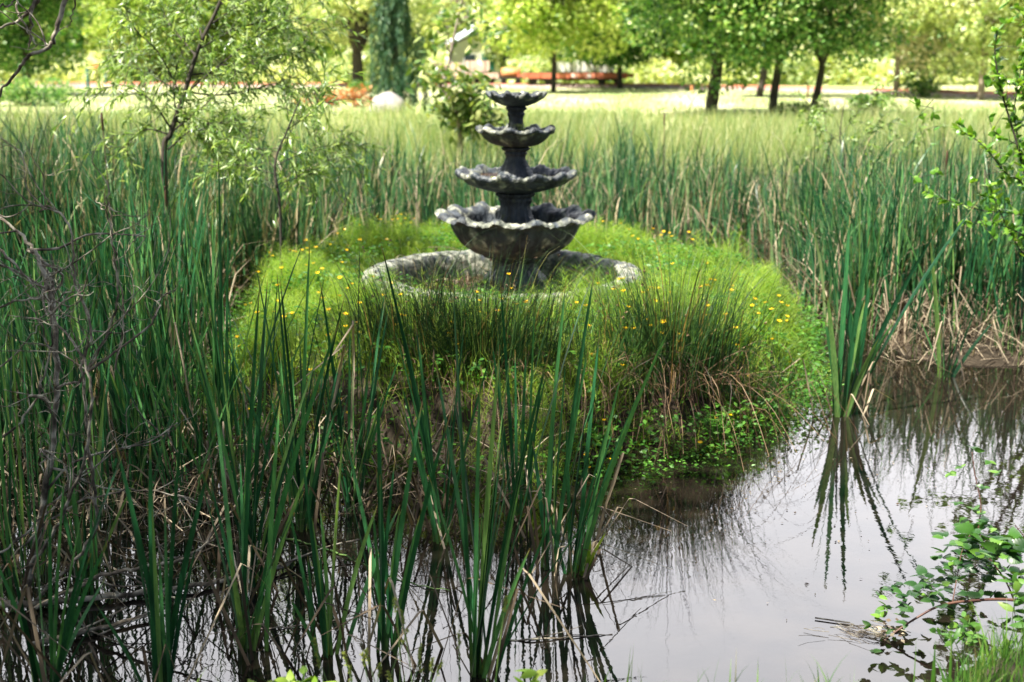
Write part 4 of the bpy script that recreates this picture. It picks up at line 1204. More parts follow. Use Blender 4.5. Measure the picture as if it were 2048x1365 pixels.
sapling((560, 520), 8.6, [(560, 420), (550, 330), (575, 260), (600, 200)],
        [[(555, 330), (620, 300), (680, 290), (730, 290)], [(560, 300), (600, 230), (640, 170)], [(555, 350), (480, 330), (420, 340)], [(555, 370), (610, 350), (650, 340)], [(575, 260), (630, 220), (650, 180)], [(552, 340), (500, 280), (470, 240)]],
        24, "low willow sapling with drooping sprays in the reeds left of the fountain", seed=4, r0=.012)
sapling((1700, 420), 12.0, [(1690, 330), (1680, 270), (1690, 200)],
        [[(1690, 320), (1740, 270), (1790, 240)], [(1685, 290), (1640, 250), (1620, 220)], [(1682, 270), (1730, 210), (1760, 180)], [(1690, 330), (1770, 320), (1850, 260)]],
        14, "thin light green sapling growing out of the right reed bed", seed=6, r0=.010, leafL=.06, leafW=.02)

# ---------------------------------------------------------------- leafy shrub at the right edge
def leafy_shrub():
    g = np.random.default_rng(31)
    Yb = 7.8
    b = np.array([3.9, Yb, .0]); o = empty("leafy_shrub", b); tag(o, "leafy shrub with small glossy ovate leaves leaning in at the right edge", "shrub")
    tm = MB(); lf = MB()
    def q(px, py, dy=0.0): return at(px, py, Yb + dy) - b
    def shoot(pts, r, dens, dy=0.0, leaf=.066):
        P = smooth_line([q(x, y, dy * i / max(1, len(pts) - 1)) for i, (x, y) in enumerate(pts)], 6)
        tube(tm, P, np.linspace(r, r * .3, len(P)), 6, wob=.05)
        Ln = np.linalg.norm(np.diff(P, axis=0), axis=1).sum(); n = int(dens * Ln)
        k = g.integers(0, len(P) - 1, n); p = P[k] + (P[k + 1] - P[k]) * g.random((n, 1))
        T = nrm(P[k + 1] - P[k]); d = T * .5 + g.normal(size=(n, 3)) * .7 + [0, 0, .25]
        leaves(lf, p, d, leaf * g.uniform(.6, 1.2, n), leaf * .5 * g.uniform(.8, 1.2, n), g=g, detail=1)
        # short side spurs
        for _ in range(int(Ln * 7)):
            i = int(g.integers(1, len(P))); s = P[i]; e = s + g.normal(size=3) * .07 + [0, 0, .03]
            tube(tm, np.array([s, (s + e) / 2, e]), [.0025, .002, .0012], 4)
            leaves(lf, np.repeat(e[None], 5, 0) + g.normal(size=(5, 3)) * .006, g.normal(size=(5, 3)) + [0, 0, .3], leaf * g.uniform(.5, 1.1, 5), leaf * .5, g=g, detail=1)
    Pm = smooth_line([(0, 0, 0), q(2150, 700), q(2090, 450)], 6); tube(tm, Pm, np.linspace(.03, .018, len(Pm)), 8)
    shoot([(2110, 520), (2060, 380), (2035, 290), (2005, 190), (1990, 110), (1995, 60)], .010, 70)
    shoot([(2100, 480), (2048, 372), (2010, 345), (1965, 290), (1915, 258)], .007, 50, -.2)
    shoot([(2110, 520), (2075, 300), (2050, 180), (2060, 60), (2050, 20)], .010, 80, .3)
    shoot([(2060, 380), (2030, 240), (2040, 150), (2060, 80)], .006, 70, .2)
    shoot([(2035, 290), (1990, 265), (1975, 230)], .004, 50)
    shoot([(2090, 450), (2040, 430), (1960, 420), (1880, 395), (1850, 380)], .005, 45, .3)
    shoot([(2110, 540), (2060, 480), (2000, 450), (1960, 440)], .006, 60, -.2)
    shoot([(2110, 560), (2040, 500), (1990, 400), (1970, 340)], .006, 60, .1)
    shoot([(1880, 395), (1870, 300), (1866, 200)], .002, 8, .0)
    tm.build("branches", M['bark'], o); lf.build("foliage", M['cherry'], o)
leafy_shrub()

# ---------------------------------------------------------------- dead shrub at the left
def dead_shrub(name, lines, Y0, label, seed, twigs=3.0, base_z=-.1, cat="shrub"):
    g = np.random.default_rng(seed)
    b = at(lines[0][0][0][0], lines[0][0][0][1], Y0); o = empty(name, (b[0], b[1], max(b[2], -.1)))
    off = np.array([b[0], b[1], max(b[2], -.1)])
    tag(o, label, cat)
    m_ = MB()
    def rec(P, r, lvl):
        Ln = np.linalg.norm(np.diff(P, axis=0), axis=1).sum()
        if lvl > 2 or r < .0008: return
        for _ in range(int(Ln * twigs * (1.0 if lvl == 0 else 1.6)) + (lvl < 2)):
            i = int(g.integers(max(1, len(P) // 4), len(P)))
            T = nrm(P[i] - P[i - 1]); d = nrm(T * .6 + g.normal(size=3) * .75 + [0, 0, .1])
            le = Ln * g.uniform(.14, .38)
            if le > .6: le = .6
            pts = [P[i]]
            dd = d.copy()
            for s in range(4):
                dd = nrm(dd + g.normal(size=3) * .35 + [0, 0, .10]); pts.append(pts[-1] + dd * le / 4)
            Q = smooth_line(pts, 3); rr = r * .5
            tube(m_, Q, np.linspace(rr, rr * .45, len(Q)), 5, wob=.1)
            rec(Q, rr * .8, lvl + 1)
    for pts, r, dys in lines:
        P = smooth_line([at(x, y, Y0 + d) - off for (x, y), d in zip(pts, np.interp(np.linspace(0, 1, len(pts)), np.linspace(0, 1, len(dys)), dys))], 7)
        # knobbly wander
        P[1:-1] += g.normal(size=P[1:-1].shape) * .004
        tube(m_, P, np.linspace(r, r * .4, len(P)) * .95, 7, wob=.07)
        rec(P, r * .7, 0)
    m_.build("branches", M['twig'], o)
    return o
dead_shrub("dead_shrub", [
    ([(20, 1290), (60, 1130), (95, 960), (112, 780), (105, 620), (80, 520), (55, 500)], .016, (0, .1, .25)),
    ([(105, 620), (100, 560), (60, 490), (0, 435), (-60, 400)], .010, (.2, .4)),
    ([(112, 780), (175, 745), (230, 620), (232, 520), (215, 440), (213, 360)], .0055, (.1, -.1)),
    ([(60, 1130), (120, 1040), (176, 880), (175, 740), (100, 620), (95, 540)], .0075, (0, -.2, 0)),
    ([(175, 745), (300, 650), (320, 600), (352, 578)], .0050, (-.1, .1)),
    ([(20, 1250), (110, 1160), (190, 1060), (180, 920), (165, 740), (183, 660), (150, 560), (140, 460), (105, 415), (80, 425)], .0075, (.1, -.15, .1)),
    ([(-30, 900), (60, 820), (100, 700), (105, 610)], .006, (0, .1)),
    ([(-20, 620), (50, 600), (110, 600), (150, 560), (152, 480)], .0045, (0, .1)),
    ([(-20, 480), (40, 540), (100, 610)], .006, (.2, .1)),
    ([(-20, 1120), (60, 1060), (130, 980), (240, 900), (330, 870)], .005, (-.1, .3)),
    ([(0, 1260), (140, 1180), (250, 1140), (360, 1120), (420, 1080)], .010, (0, -.1)),
    ([(-20, 1160), (80, 1060), (170, 1000), (290, 980), (400, 1010)], .006, (0, .2)),
    ([(-30, 760), (40, 700), (90, 640), (150, 640), (200, 700)], .0035, (0, .2)),
    ([(230, 740), (250, 620), (225, 520), (222, 430), (190, 400)], .004, (0, .1)),
    ([(100, 700), (60, 600), (40, 560), (0, 560)], .0035, (.1, .1)),
], 4.1, "grey leafless shrub with twisted lichen spotted branches over the left water", 41, 6.5)
dead_shrub("dead_branch", [
    ([(150, -60), (112, 60), (98, 95), (60, 112), (30, 150), (0, 190), (-40, 300)], .011, (0, 0, .2)),
    ([(90, -40), (60, 25), (20, 50), (-30, 70)], .010, (.1, .2)),
    ([(70, -40), (62, 40), (58, 95)], .008, (.1, .1)),
    ([(30, -40), (36, 20), (55, 60), (75, 90)], .006, (.2, 0)),
    ([(150, -20), (148, 20), (138, 50), (118, 60)], .004, (0, .1)),
    ([(-20, 8), (20, 10), (45, -30)], .006, (0, .1)),
], 5.0, "bare dark branch hanging down across the corner above the reeds", 42, 3.2, cat="branch")

# sunken branch lying in the water, left
def waterlog(name, pts, r, label, seed, z=.01, mat='twig', cat="branch", twigs=4):
    g = np.random.default_rng(seed)
    P = np.array([gp(x, y, z) for x, y in pts]); b = P[0].copy(); b[2] = 0
    o = empty(name, b); tag(o, label, cat)
    m_ = MB(); Q = smooth_line(P - b, 6); Q[:, 2] += g.normal(size=len(Q)) * .003
    tube(m_, Q, np.linspace(r, r * .4, len(Q)), 7, wob=.12)
    for k in range(twigs):
        i = int(g.integers(1, len(Q) - 1)); d = g.normal(size=3) * [.12, .12, .05] + [0, 0, .02]
        tube(m_, smooth_line([Q[i], Q[i] + d * .6 + g.normal(size=3) * .01, Q[i] + d], 3), r * .28, 5)
    m_.build("wood", M[mat], o)
waterlog("sunken_branch", [(-60, 1215), (100, 1205), (200, 1195), (330, 1180), (450, 1160), (560, 1135), (600, 1110)], .014, "long dark branch lying on the water among the left cattails", 51, .02, twigs=9)
waterlog("sunken_branch", [(60, 1290), (180, 1262), (300, 1230), (330, 1215)], .012, "short dark forked branch lying in water near the corner cattails", 52, .015, twigs=5)
waterlog("floating_stick", [(990, 1277), (1060, 1281), (1150, 1274), (1225, 1268)], .0045, "thin dark stick floating flat on the clear grey water", 53, .003, twigs=1)
waterlog("floating_reed", [(560, 1075), (640, 1095), (720, 1125), (800, 1160), (870, 1178), (900, 1180)], .0045, "long green reed leaf floating across the near water", 54, .004, 'green_stem', "reed", 0)
waterlog("floating_reed", [(470, 1260), (560, 1256), (640, 1248), (760, 1215)], .003, "thin bleached reed lying on water behind the sedge stalks", 55, .003, 'bark_pale', "reed", 0)

# twig debris raft
def debris():
    g = np.random.default_rng(61)
    b = gp(1730, 1258); o = empty("twig_raft", b); tag(o, "small raft of grey twigs and scraps caught at the bramble cane tip", "debris")
    m_ = MB()
    for k in range(40):
        c = gp(1735 + g.normal() * 38 - abs(g.normal()) * 8, 1258 + g.normal() * 11, .003 + .012 * g.random()) - b
        a = g.normal(2.75, .35); le = g.uniform(.03, .16); d = np.array([math.cos(a), math.sin(a), g.normal() * .05]) * le
        tube(m_, np.array([c - d * .5, c + g.normal(size=3) * [.006, .006, .001], c + d * .5]), .0009 * g.uniform(.6, 1.5), 4, g.random())
    c = gp(1630, 1236, .006) - b; e = gp(1700, 1246, .006) - b
    tube(m_, np.array([c, (c + e) / 2, e]), .003, 5)
    m_.build("twigs", M['twig'], o)
    m2 = MB(); n = 30
    p = np.array([gp(1775 + g.normal() * 18, 1262 + g.normal() * 14, .012 + .02 * g.random()) - b for _ in range(n)])
    leaves(m2, p, np.concatenate([rand_side(n, g)[:, :2], g.normal(size=(n, 1)) * .2], 1), .025, .014, g=g); m2.build("dead_leaves", M['dead'], o)
debris()

# ---------------------------------------------------------------- bramble, bottom right
def bramble():
    g = np.random.default_rng(71)
    Yb = 3.95
    b = gp(2060, 1215, .1); o = empty("bramble", b); tag(o, "bramble with serrated leaves and a thorny cane arching over the water", "bramble")
    cm_ = MB(); lf = MB()
    def cane(pts, r, Ys):
        P = np.array([at(x, y, yy) for (x, y), yy in zip(pts, np.interp(np.linspace(0, 1, len(pts)), np.linspace(0, 1, len(Ys)), Ys))]) - b
        Q = smooth_line(P, 7); c_ = MB(); tube(c_, Q, np.linspace(r, r * .45, len(Q)), 7)
        for _ in range(int(np.linalg.norm(np.diff(Q, axis=0), axis=1).sum() * 60)):
            i = int(g.integers(0, len(Q))); d = nrm(g.normal(size=3)) * .008
            tube(c_, np.array([Q[i], Q[i] + d * .6, Q[i] + d]), [.0016, .001, .0002], 4)
        c_.build('cane', M['stem_red'], o)
        return Q
    def trifoliate(p, size, up=.2, rn=None):
        p = np.asarray(p); s = p + g.normal(size=3) * .02 + [0, 0, .01]
        a = g.uniform(0, 6.28)
        for k, (da, sc) in enumerate([(0, 1.0), (1.25, .8), (-1.25, .8)]):
            d = np.array([math.cos(a + da), math.sin(a + da), up + g.normal() * .18])
            leaves(lf, s[None], d[None], size * sc * 1.1, size * sc * .66, rnd=np.array([g.uniform(.2, 1) if rn is None else rn]), g=g, detail=2, cup=.2)
    c1 = cane([(2110, 1215), (2020, 1200), (1940, 1202), (1880, 1212), (1835, 1235), (1800, 1258), (1770, 1280), (1752, 1300)], .0058, (3.9, 3.85))
    c2 = cane([(2030, 1205), (2010, 1160), (1975, 1110), (1958, 1060), (1962, 1010), (1950, 950), (1944, 905)], .0034, (3.9, 4.0, 4.05))
    c3 = cane([(1905, 1205), (1915, 1150), (1925, 1100), (1945, 1060)], .002, (3.9, 4.0))
    c4 = cane([(2080, 1200), (2060, 1130), (2050, 1080), (2030, 1050)], .003, (3.8, 3.8))
    def Pn(px, py, Y=4.0): return at(px, py, Y) - b
    for px, py, s, n in [(1935, 1075, .065, 7), (1960, 1100, .06, 5), (1900, 1110, .05, 4), (2000, 1100, .075, 4), (2035, 1120, .085, 3), (1845, 1185, .055, 4), (1870, 1170, .05, 3), (1795, 1190, .042, 4), (1780, 1235, .045, 4), (1820, 1240, .045, 4), (1800, 1265, .045, 3),
                         (1890, 1235, .05, 3), (1960, 1185, .055, 3), (1930, 1140, .05, 4), (1925, 950, .04, 2), (1960, 920, .045, 2), (1985, 975, .035, 1), (1950, 1040, .04, 3), (1990, 1060, .04, 2), (1760, 1300, .04, 4), (2040, 1170, .05, 4), (2000, 1150, .05, 3), (1900, 1150, .045, 3), (1960, 1130, .05, 4)]:
        for _ in range(int(n * 1.7)): trifoliate(Pn(px + g.normal() * 14, py + g.normal() * 10, 4.0 + g.normal() * .12), s * g.uniform(.7, 1.1))
    lf.build("foliage", M['bramble'], o)
bramble()

# ---------------------------------------------------------------- near bank grass and herbs
mb = MB()
def bankgrass(n, pts_fn, h0, h1, w):
    x, y = pts_fn(n); b = np.column_stack([x, y, np.maximum(hgt(x, y), 0)])
    k = b[:, 2] > .01; b = b[k]; n = len(b); h = rng.uniform(h0, h1, n)
    blades(mb, b, h, h * rng.uniform(.1, .7, n), rng.uniform(0, 6.28, n), w * rng.uniform(.6, 1.2, n), seg=6, droop=.35, fold=.15)
bankgrass(6500, lambda n: (rng.uniform(1.15, 2.6, n), rng.uniform(2.3, 3.8, n)), .03, .15, .0020)
bankgrass(1800, lambda n: (rng.uniform(-2.4, 1.3, n), rng.uniform(2.3, 3.12, n)), .05, .19, .0028)
tag(mb.build("bank_grass", M['bank']), "short bright grass on the near bank at the corner of the pond", "grass", kind="stuff")
# taller single tufts seen against the water
def tuft(px, py, n, h, label, w=.004, seed=0, mat='bank', z=.18, name="grass_tuft", lean=.45):
    g = np.random.default_rng(seed)
    b = gp(px, py, z); o = empty(name, b); tag(o, label, "grass")
    m_ = MB(); p = g.normal(size=(n, 3)) * [.04, .03, 0]; hh = g.uniform(.5, 1.0, n) * h
    blades(m_, p, hh, hh * g.uniform(.05, lean, n), g.uniform(0, 6.28, n), w * g.uniform(.7, 1.1, n), seg=8, droop=.2, fold=.2, g=g)
    m_.build("blades", M[mat], o)
tuft(1270, 1430, 9, .24, "few upright grass blades at the bottom edge before open water", .0042, 1)
tuft(1650, 1440, 7, .20, "sparse grass blades at the bottom edge below the floating twigs", .0035, 2)
tuft(1910, 1420, 16, .26, "broad bladed grass tuft at the front of the corner bank", .006, 3)
tuft(2000, 1400, 16, .30, "tall curved grass tuft in the near corner of the bank", .005, 4)
# sedge flower stalks
def sedge(px_tips, label):
    g = np.random.default_rng(91)
    b = gp(800, 1450, .2); o = empty("sedge", b); tag(o, label, "sedge")
    sm = MB()
    for (tx, ty) in px_tips:
        hm = MB()
        Yt = b[1] + g.uniform(-.05, .15); top = at(tx, ty, Yt) - b
        foot = np.array([top[0] * .8 + g.normal() * .03, g.normal() * .03, 0])
        P = smooth_line([foot, (foot + top) / 2 + g.normal(size=3) * [.01, .005, 0], top], 5)
        tube(sm, P, .0013, 4)
        T = nrm(P[-1] - P[-2])
        n = 46; t = g.random(n)
        p = P[-1] - T * (t[:, None] * .042)
        leaves(hm, p, T + g.normal(size=(n, 3)) * .55, .011, .005, g=g)
        hm.build("seed_head", M['sedge'], o)
    sm.build("stalks", M['green_stem'], o)
sedge([(1012, 1195), (790, 1200), (803, 1225), (815, 1262), (842, 1290), (918, 1265), (730, 1300), (725, 1310), (700, 1335), (838, 1318), (865, 1318), (760, 1330), (883, 1325), (628, 1280), (632, 1310), (688, 1308), (775, 1345)], "thin sedge stalks with knobbly green seed heads at the near edge")
# blurred yellowish herb
def herb(px, py, z, n, size, h, label, seed, mat='horsetail', name="leafy_herb"):
    g = np.random.default_rng(seed); b = gp(px, py, z); o = empty(name, b); tag(o, label, "plant")
    sm = MB(); lf = MB()
    for k in range(n):
        a = g.uniform(0, 6.28); top = np.array([math.cos(a) * g.uniform(0, .1), math.sin(a) * .05, h * g.uniform(.6, 1)])
        P = smooth_line([(0, 0, 0), top * .5 + g.normal(size=3) * .01, top], 4); tube(sm, P, .0016, 4)
        m = 9; kk = g.integers(len(P) // 2, len(P), m); d = g.normal(size=(m, 3)) * [1, 1, .3] + [0, 0, .3]
        leaves(lf, P[kk], d, size * g.uniform(.6, 1.1, m), size * .38, g=g, detail=1)
    sm.build("stems", M['green_stem'], o); lf.build("foliage", M[mat], o)
herb(590, 1470, .22, 6, .06, .20, "blurry yellow green herb at the bottom edge before the cattails", 1)
herb(1075, 1460, .22, 3, .06, .16, "pale green herb shoot at the bottom edge under the tall cattail", 2)
herb(1925, 1330, .12, 5, .045, .16, "light green willowherb shoots on the corner bank", 3, 'bank')
herb(2035, 1290, .12, 4, .06, .24, "upright pale green shoot beside the bramble foot", 4, 'bank')
herb(1430, 880, .03, 10, .035, .14, "trailing round leaved water plant under the straw coloured rushes", 5, 'herb')
herb(1200, 900, .03, 8, .04, .14, "small green sprig growing low at the island's dark front edge", 6, 'herb')

# shore plants trailing on the water at the island's right
mb = MB()
n_ = 2600; a = rng.uniform(-1.5, .55, n_); rr = rng.normal(1.02, .035, n_)
x = ISL[0] + 2.06 * rr * np.cos(a); y = ISL[1] + 2.95 * rr * np.sin(a)
p = np.column_stack([x, y, rng.uniform(.004, .05, n_)])
leaves(mb, p, np.concatenate([rand_side(n_)[:, :2], rng.normal(size=(n_, 1)) * .15], 1), rng.uniform(.012, .03, n_), rng.uniform(.008, .016, n_))
tag(mb.build("water_weeds", M['herb']), "tiny green weeds trailing on the water along the island shore", "weeds", kind="stuff")

mb = MB()
n_ = 170; px_ = rng.uniform(1150, 1900, n_); py_ = 900 + rng.gamma(1.6, 60, n_)
pp = np.array([gp(a_, b_, .004) for a_, b_ in zip(px_, py_)]); pp = pp[(isl_r(pp[:, 0], pp[:, 1]) > 1.0) & (pp[:, 1] > 3.9)]
n_ = len(pp)
leaves(mb, pp, np.concatenate([rand_side(n_)[:, :2], np.zeros((n_, 1))], 1), rng.uniform(.004, .020, n_), rng.uniform(.003, .009, n_))
tag(mb.build("floating_debris", M['dead']), "specks of leaf and seed floating on the clear water off the island", "debris", kind="stuff")

# ---------------------------------------------------------------- lawn objects
def boulder(loc, s, label):
    g = np.random.default_rng(5)
    o = None; m_ = MB()
    u = np.linspace(0, 2 * np.pi, 28, endpoint=False); v = np.linspace(0, np.pi, 15)
    U, V = np.meshgrid(u, v)
    d = np.stack([np.sin(V) * np.cos(U), np.sin(V) * np.sin(U), np.cos(V)], -1)
    n = 1 + .10 * np.sin(3 * d[..., 0] + 2) * np.cos(4 * d[..., 1]) + .06 * np.sin(7 * d[..., 2] + 5 * d[..., 0])
    P = d * n[..., None] * np.array(s)
    idx = np.arange(U.size).reshape(U.shape); nx = np.roll(idx, -1, 1)
    m_.add(P.reshape(-1, 3), np.stack([idx[:-1], idx[1:], nx[1:], nx[:-1]], -1).reshape(-1, 4))
    o = m_.build("boulder", M['boulder']); o.location = loc; tag(o, label, "rock")
p = gp(776, 226, GZ); boulder((p[0], p[1], p[2] + .1), (.62, .45, .50), "pale rounded boulder in the meadow below the weeping conifer")

def bush(px, py, rx, rz, mat, label, seed, per=520, leaf=.14, name="bush"):
    g = np.random.default_rng(seed); p = gy_(px, py); o = empty(name, p); tag(o, label, "bush")
    tm = MB(); cl = []
    for k in range(12):
        c = np.array([g.normal() * rx * .45, g.normal() * rx * .3, rz * g.uniform(.25, .8)]); cl.append((c, rx * g.uniform(.28, .45)))
        limb(tm, g, (0, 0, 0), c, .03, .01, .05, 5)
    tm.build("stems", M['bark'], o); crown_mesh(g, cl, per, leaf, leaf * .6, mat, o, "foliage")
bush(655, 214, .85, .55, M['rust'], "low bush with rust orange leaves beside the weeping conifer", 1, name="rust_bush")
bush(712, 216, .7, .75, M['rust'], "second rust orange bush, taller, next to the pale boulder", 2, name="rust_bush")
bush(60, 214, 1.5, .95, M['oak'], "low dark green bush below the bare hanging branches", 3)
bush(728, 190, .8, .6, M['oak'], "small dark rounded bush at the foot of the gnarled tree", 4)
bush(1745, 220, 1.0, .35, M['oak'], "low dark shrub alone on the bright lawn", 5)
bush(1590, 236, .8, .4, M['oak'], "dark undergrowth bush behind the arched wire fence", 6)
bush(1845, 196, 1.2, .9, M['oak'], "dark shaded bush under the cream leaved tree", 7)

# arched wire fence between the leaning trees
def arched_fence():
    p = gy_(1590, 240); o = empty("arched_fence", p); tag(o, "low arched wire fence panel with thin upright rods between two dark trunks", "fence")
    wdt, hh = 1.15, .52
    m_ = MB(); a = np.linspace(-1, 1, 25)
    tube(m_, np.stack([a * wdt / 2, 0 * a, hh * (1 - .35 * a ** 2)], -1), .010, 5); m_.build("top_rail", M['iron'], o)
    m_ = MB()
    for x in np.linspace(-.92, .92, 14):
        t = hh * (1 - .35 * x * x); tube(m_, np.array([[x * wdt / 2 * .92, 0, -.05], [x * wdt / 2 * .97, 0, t * .5], [x * wdt / 2, 0, t]]), .006, 4)
    m_.build("rods", M['iron'], o)
M['iron'] = noisemat("iron", [(.3, (.02, .025, .02)), (.7, (.06, .06, .05))], 20, rough=.6, bump=.2, dist=.002)
arched_fence()

M['red_steel'] = noisemat("red_steel", [(.3, (.42, .10, .055)), (.55, (.55, .17, .10)), (.8, (.62, .28, .18))], 1.2, rough=.6, bump=.15, dist=.01)
M['black_steel'] = noisemat("black_steel", [(.3, (.012, .011, .010)), (.7, (.045, .04, .035))], 4, rough=.6, bump=.2, dist=.01)
M['white_paint'] = noisemat("white_paint", [(.3, (.62, .60, .56)), (.7, (.80, .79, .75))], 3, rough=.6, bump=.1, dist=.01)
M['pink_load'] = noisemat("pink_load", [(.3, (.50, .30, .24)), (.7, (.72, .55, .46))], 2.5, rough=.8, bump=.4, dist=.03)
M['orange'] = noisemat("orange_paint", [(.3, (.55, .19, .06)), (.7, (.68, .33, .16))], 3, rough=.5, bump=.1, dist=.01)
M['teal'] = noisemat("teal_paint", [(.3, (.01, .10, .10)), (.7, (.03, .16, .15))], 3, rough=.5, bump=.1, dist=.01)
M['roof_blue'] = noisemat("roof_sheet", [(.3, (.42, .50, .58)), (.7, (.62, .68, .74))], 1.5, rough=.5, bump=.2, dist=.02, stretch=(6, 1, 1))
M['wall_pale'] = noisemat("pale_wall", [(.3, (.55, .52, .46)), (.7, (.68, .65, .6))], 2, rough=.8, bump=.2, dist=.01)
M['glass'] = noisemat("window_glass", [(.3, (.02, .03, .04)), (.7, (.05, .07, .08))], 2, rough=.08, bump=0, spec=.6)

def wheel(parent, x, y, z, r, axle='y'):
    o = None; m_ = MB(); a = np.linspace(0, 2 * np.pi, 20, endpoint=False)
    for r_, y0, y1 in [(r, -.05, .05), (r * 1.1, .05, .08), (r * .3, -.08, .1)]:
        V = np.vstack([np.stack([r_ * np.cos(a), np.full(20, q), r_ * np.sin(a)], -1) for q in (y0, y1)])
        m_.add(V, [[i, (i + 1) % 20, 20 + (i + 1) % 20, 20 + i] for i in range(20)])
        for q, s in ((y0, 0), (y1, 20)):
            m_.add(np.vstack([[[0, q, 0]], V[s:s + 20]]), [[0, 1 + i, 1 + (i + 1) % 20] for i in range(20)])
    o = m_.build("wheel", M['black_steel'], parent, smooth=False); o.location = (x, y, z)

def flat_wagon(xc, yc, Ln, rz, label, load, col):
    base = (xc, yc, float(hgt(xc, yc)) + .18)
    o = empty("flat_wagon", base, rz); tag(o, label, "railway wagon")
    zd = .62
    m_ = MB(); box(m_, (0, 0, zd), (Ln, 1.9, .10)); box(m_, (0, 0, zd - .02), (Ln + .1, 1.94, .04)); m_.build("deck", M['black_steel'], o, False)
    for s in (-1, 1):
        m_ = MB(); box(m_, (0, s * .985, zd - .13), (Ln, .06, .30))
        for k in range(9): box(m_, (-Ln / 2 + .3 + k * (Ln - .6) / 8, s * 1.03, zd - .12), (.07, .05, .24))
        m_.build("side_sill", M[col], o, False)
    m_ = MB(); box(m_, (0, 0, zd - .32), (Ln * .5, .5, .16)); m_.build("centre_sill", M['black_steel'], o, False)
    for s in (-1, 1):
        bg_ = MB()
        cx = s * (Ln / 2 - 1.0)
        for sd in (-1, 1):
            box(bg_, (cx, sd * .72, .30), (1.35, .08, .16)); box(bg_, (cx, sd * .72, .40), (.5, .1, .18))
        box(bg_, (cx, 0, .36), (.3, 1.4, .14))
        bo = bg_.build("bogie", M['black_steel'], o, False)
        for dx in (-.45, .45):
            for sd in (-1, 1): wheel(bo, cx + dx, sd * .62, .22, .22)
        cp = MB(); box(cp, (s * (Ln / 2 + .16), 0, .5), (.3, .16, .16)); box(cp, (s * (Ln / 2 + .32), 0, .5), (.1, .26, .22)); cp.build("coupler", M[col], o, False)
    for px_ in (-.05, .75):
        m_ = MB(); box(m_, (px_, -1.03, zd - .12), (.32, .012, .2)); m_.build("white_plate", M['white_paint'], o, False)
    return o, base, zd
wp = gp(1138, 170, GZ)
ow, bs, zd = flat_wagon(wp[0], 71.2, 6.0, R(-4), "red railway flat wagon with black wheels standing behind the lawn", None, 'red_steel')
def crate(x, y, z, s, mat, label, name, cat, rz=0., slat=True):
    o = empty(name, (x, y, z), rz); tag(o, label, cat)
    m_ = MB(); box(m_, (0, 0, s[2] / 2 + .04), (s[0], s[1], s[2])); m_.build("body", mat, o, False)
    m_ = MB()
    for k in (-.4, 0, .4): box(m_, (k * s[0], 0, .02), (.12 * s[0], s[1] * .98, .04))
    for k in (-.33, .33): box(m_, (k * s[0], -s[1] / 2 - .012, s[2] / 2 + .04), (.04, .02, s[2] * .98))
    m_.build("straps", M['black_steel'], o, False)
zt = bs[2] + zd + .05
crate(wp[0] - .7, 71.2, zt, (1.3, 1.2, .55), M['white_paint'], "white wrapped bale on the wagon deck, the one behind the thin trunk", "wrapped_bale", "bale")
crate(wp[0] + .65, 71.1, zt, (1.2, 1.2, .62), M['white_paint'], "taller white wrapped bale in the middle of the wagon deck", "wrapped_bale", "bale")
crate(wp[0] + 1.75, 71.05, zt, (.8, 1.2, .45), M['white_paint'], "small white wrapped bale at the covered end of the deck", "wrapped_bale", "bale")
# orange machine on the ground left of the wagon
def tank(x, y, label):
    z = float(hgt(x, y)) + .15; o = empty("orange_tank_car", (x, y, z), R(-4)); tag(o, label, "railway wagon")
    m_ = MB(); box(m_, (0, 0, .5), (2.2, 1.5, .14)); m_.build("frame", M['black_steel'], o, False)
    m_ = MB(); tube(m_, [(-.95, 0, .92), (-.9, 0, .92), (0, 0, .92), (.9, 0, .92), (.95, 0, .92)], [.1, .38, .40, .38, .1], 20); m_.build("tank", M['orange'], o)
    m_ = MB(); tube(m_, [(0, 0, 1.25), (0, 0, 1.45)], .13, 12); m_.build("dome", M['orange'], o)
    for dx in (-.7, .7):
        for s in (-1, 1): wheel(o, dx, s * .62, .22, .22)
tank(at(1022, 160, 71.6)[0], 71.9, "small orange tank wagon coupled left of the red flat wagon")
bpy.data.objects['orange_tank_car'].scale = (.6, .8, .72)
o3, b3, z3 = flat_wagon(at(925, 160, 72.6)[0], 72.8, 4.4, R(-3), "faded pink flat wagon behind the large leaved sapling", None, 'pink_load')
crate(b3[0] - .9, 72.8, b3[2] + z3 + .05, (1.6, 1.3, .5), M['pink_load'], "stack of pinkish timber at one end of the faded wagon", "timber_stack", "timber")
crate(b3[0] + .9, 72.8, b3[2] + z3 + .05, (1.4, 1.3, .62), M['pink_load'], "higher pinkish timber stack beside the orange tank wagon", "timber_stack", "timber")
# rails
for s, lab in ((-.6, "rusty steel rail on the railway bed, the nearer of two"), (.6, "rusty steel rail on the railway bed, the farther of two")):
    cl = smooth_line(track, 8); T = nrm(np.gradient(cl, axis=0)); Nn = np.stack([-T[:, 1], T[:, 0], 0 * T[:, 0]], -1)
    P = cl + Nn * s; P[:, 2] = hgt(P[:, 0], P[:, 1]) + .19
    m_ = MB(); tube(m_, P, .045, 4); tag(m_.build("rail", M['red_steel']), lab, "rail")
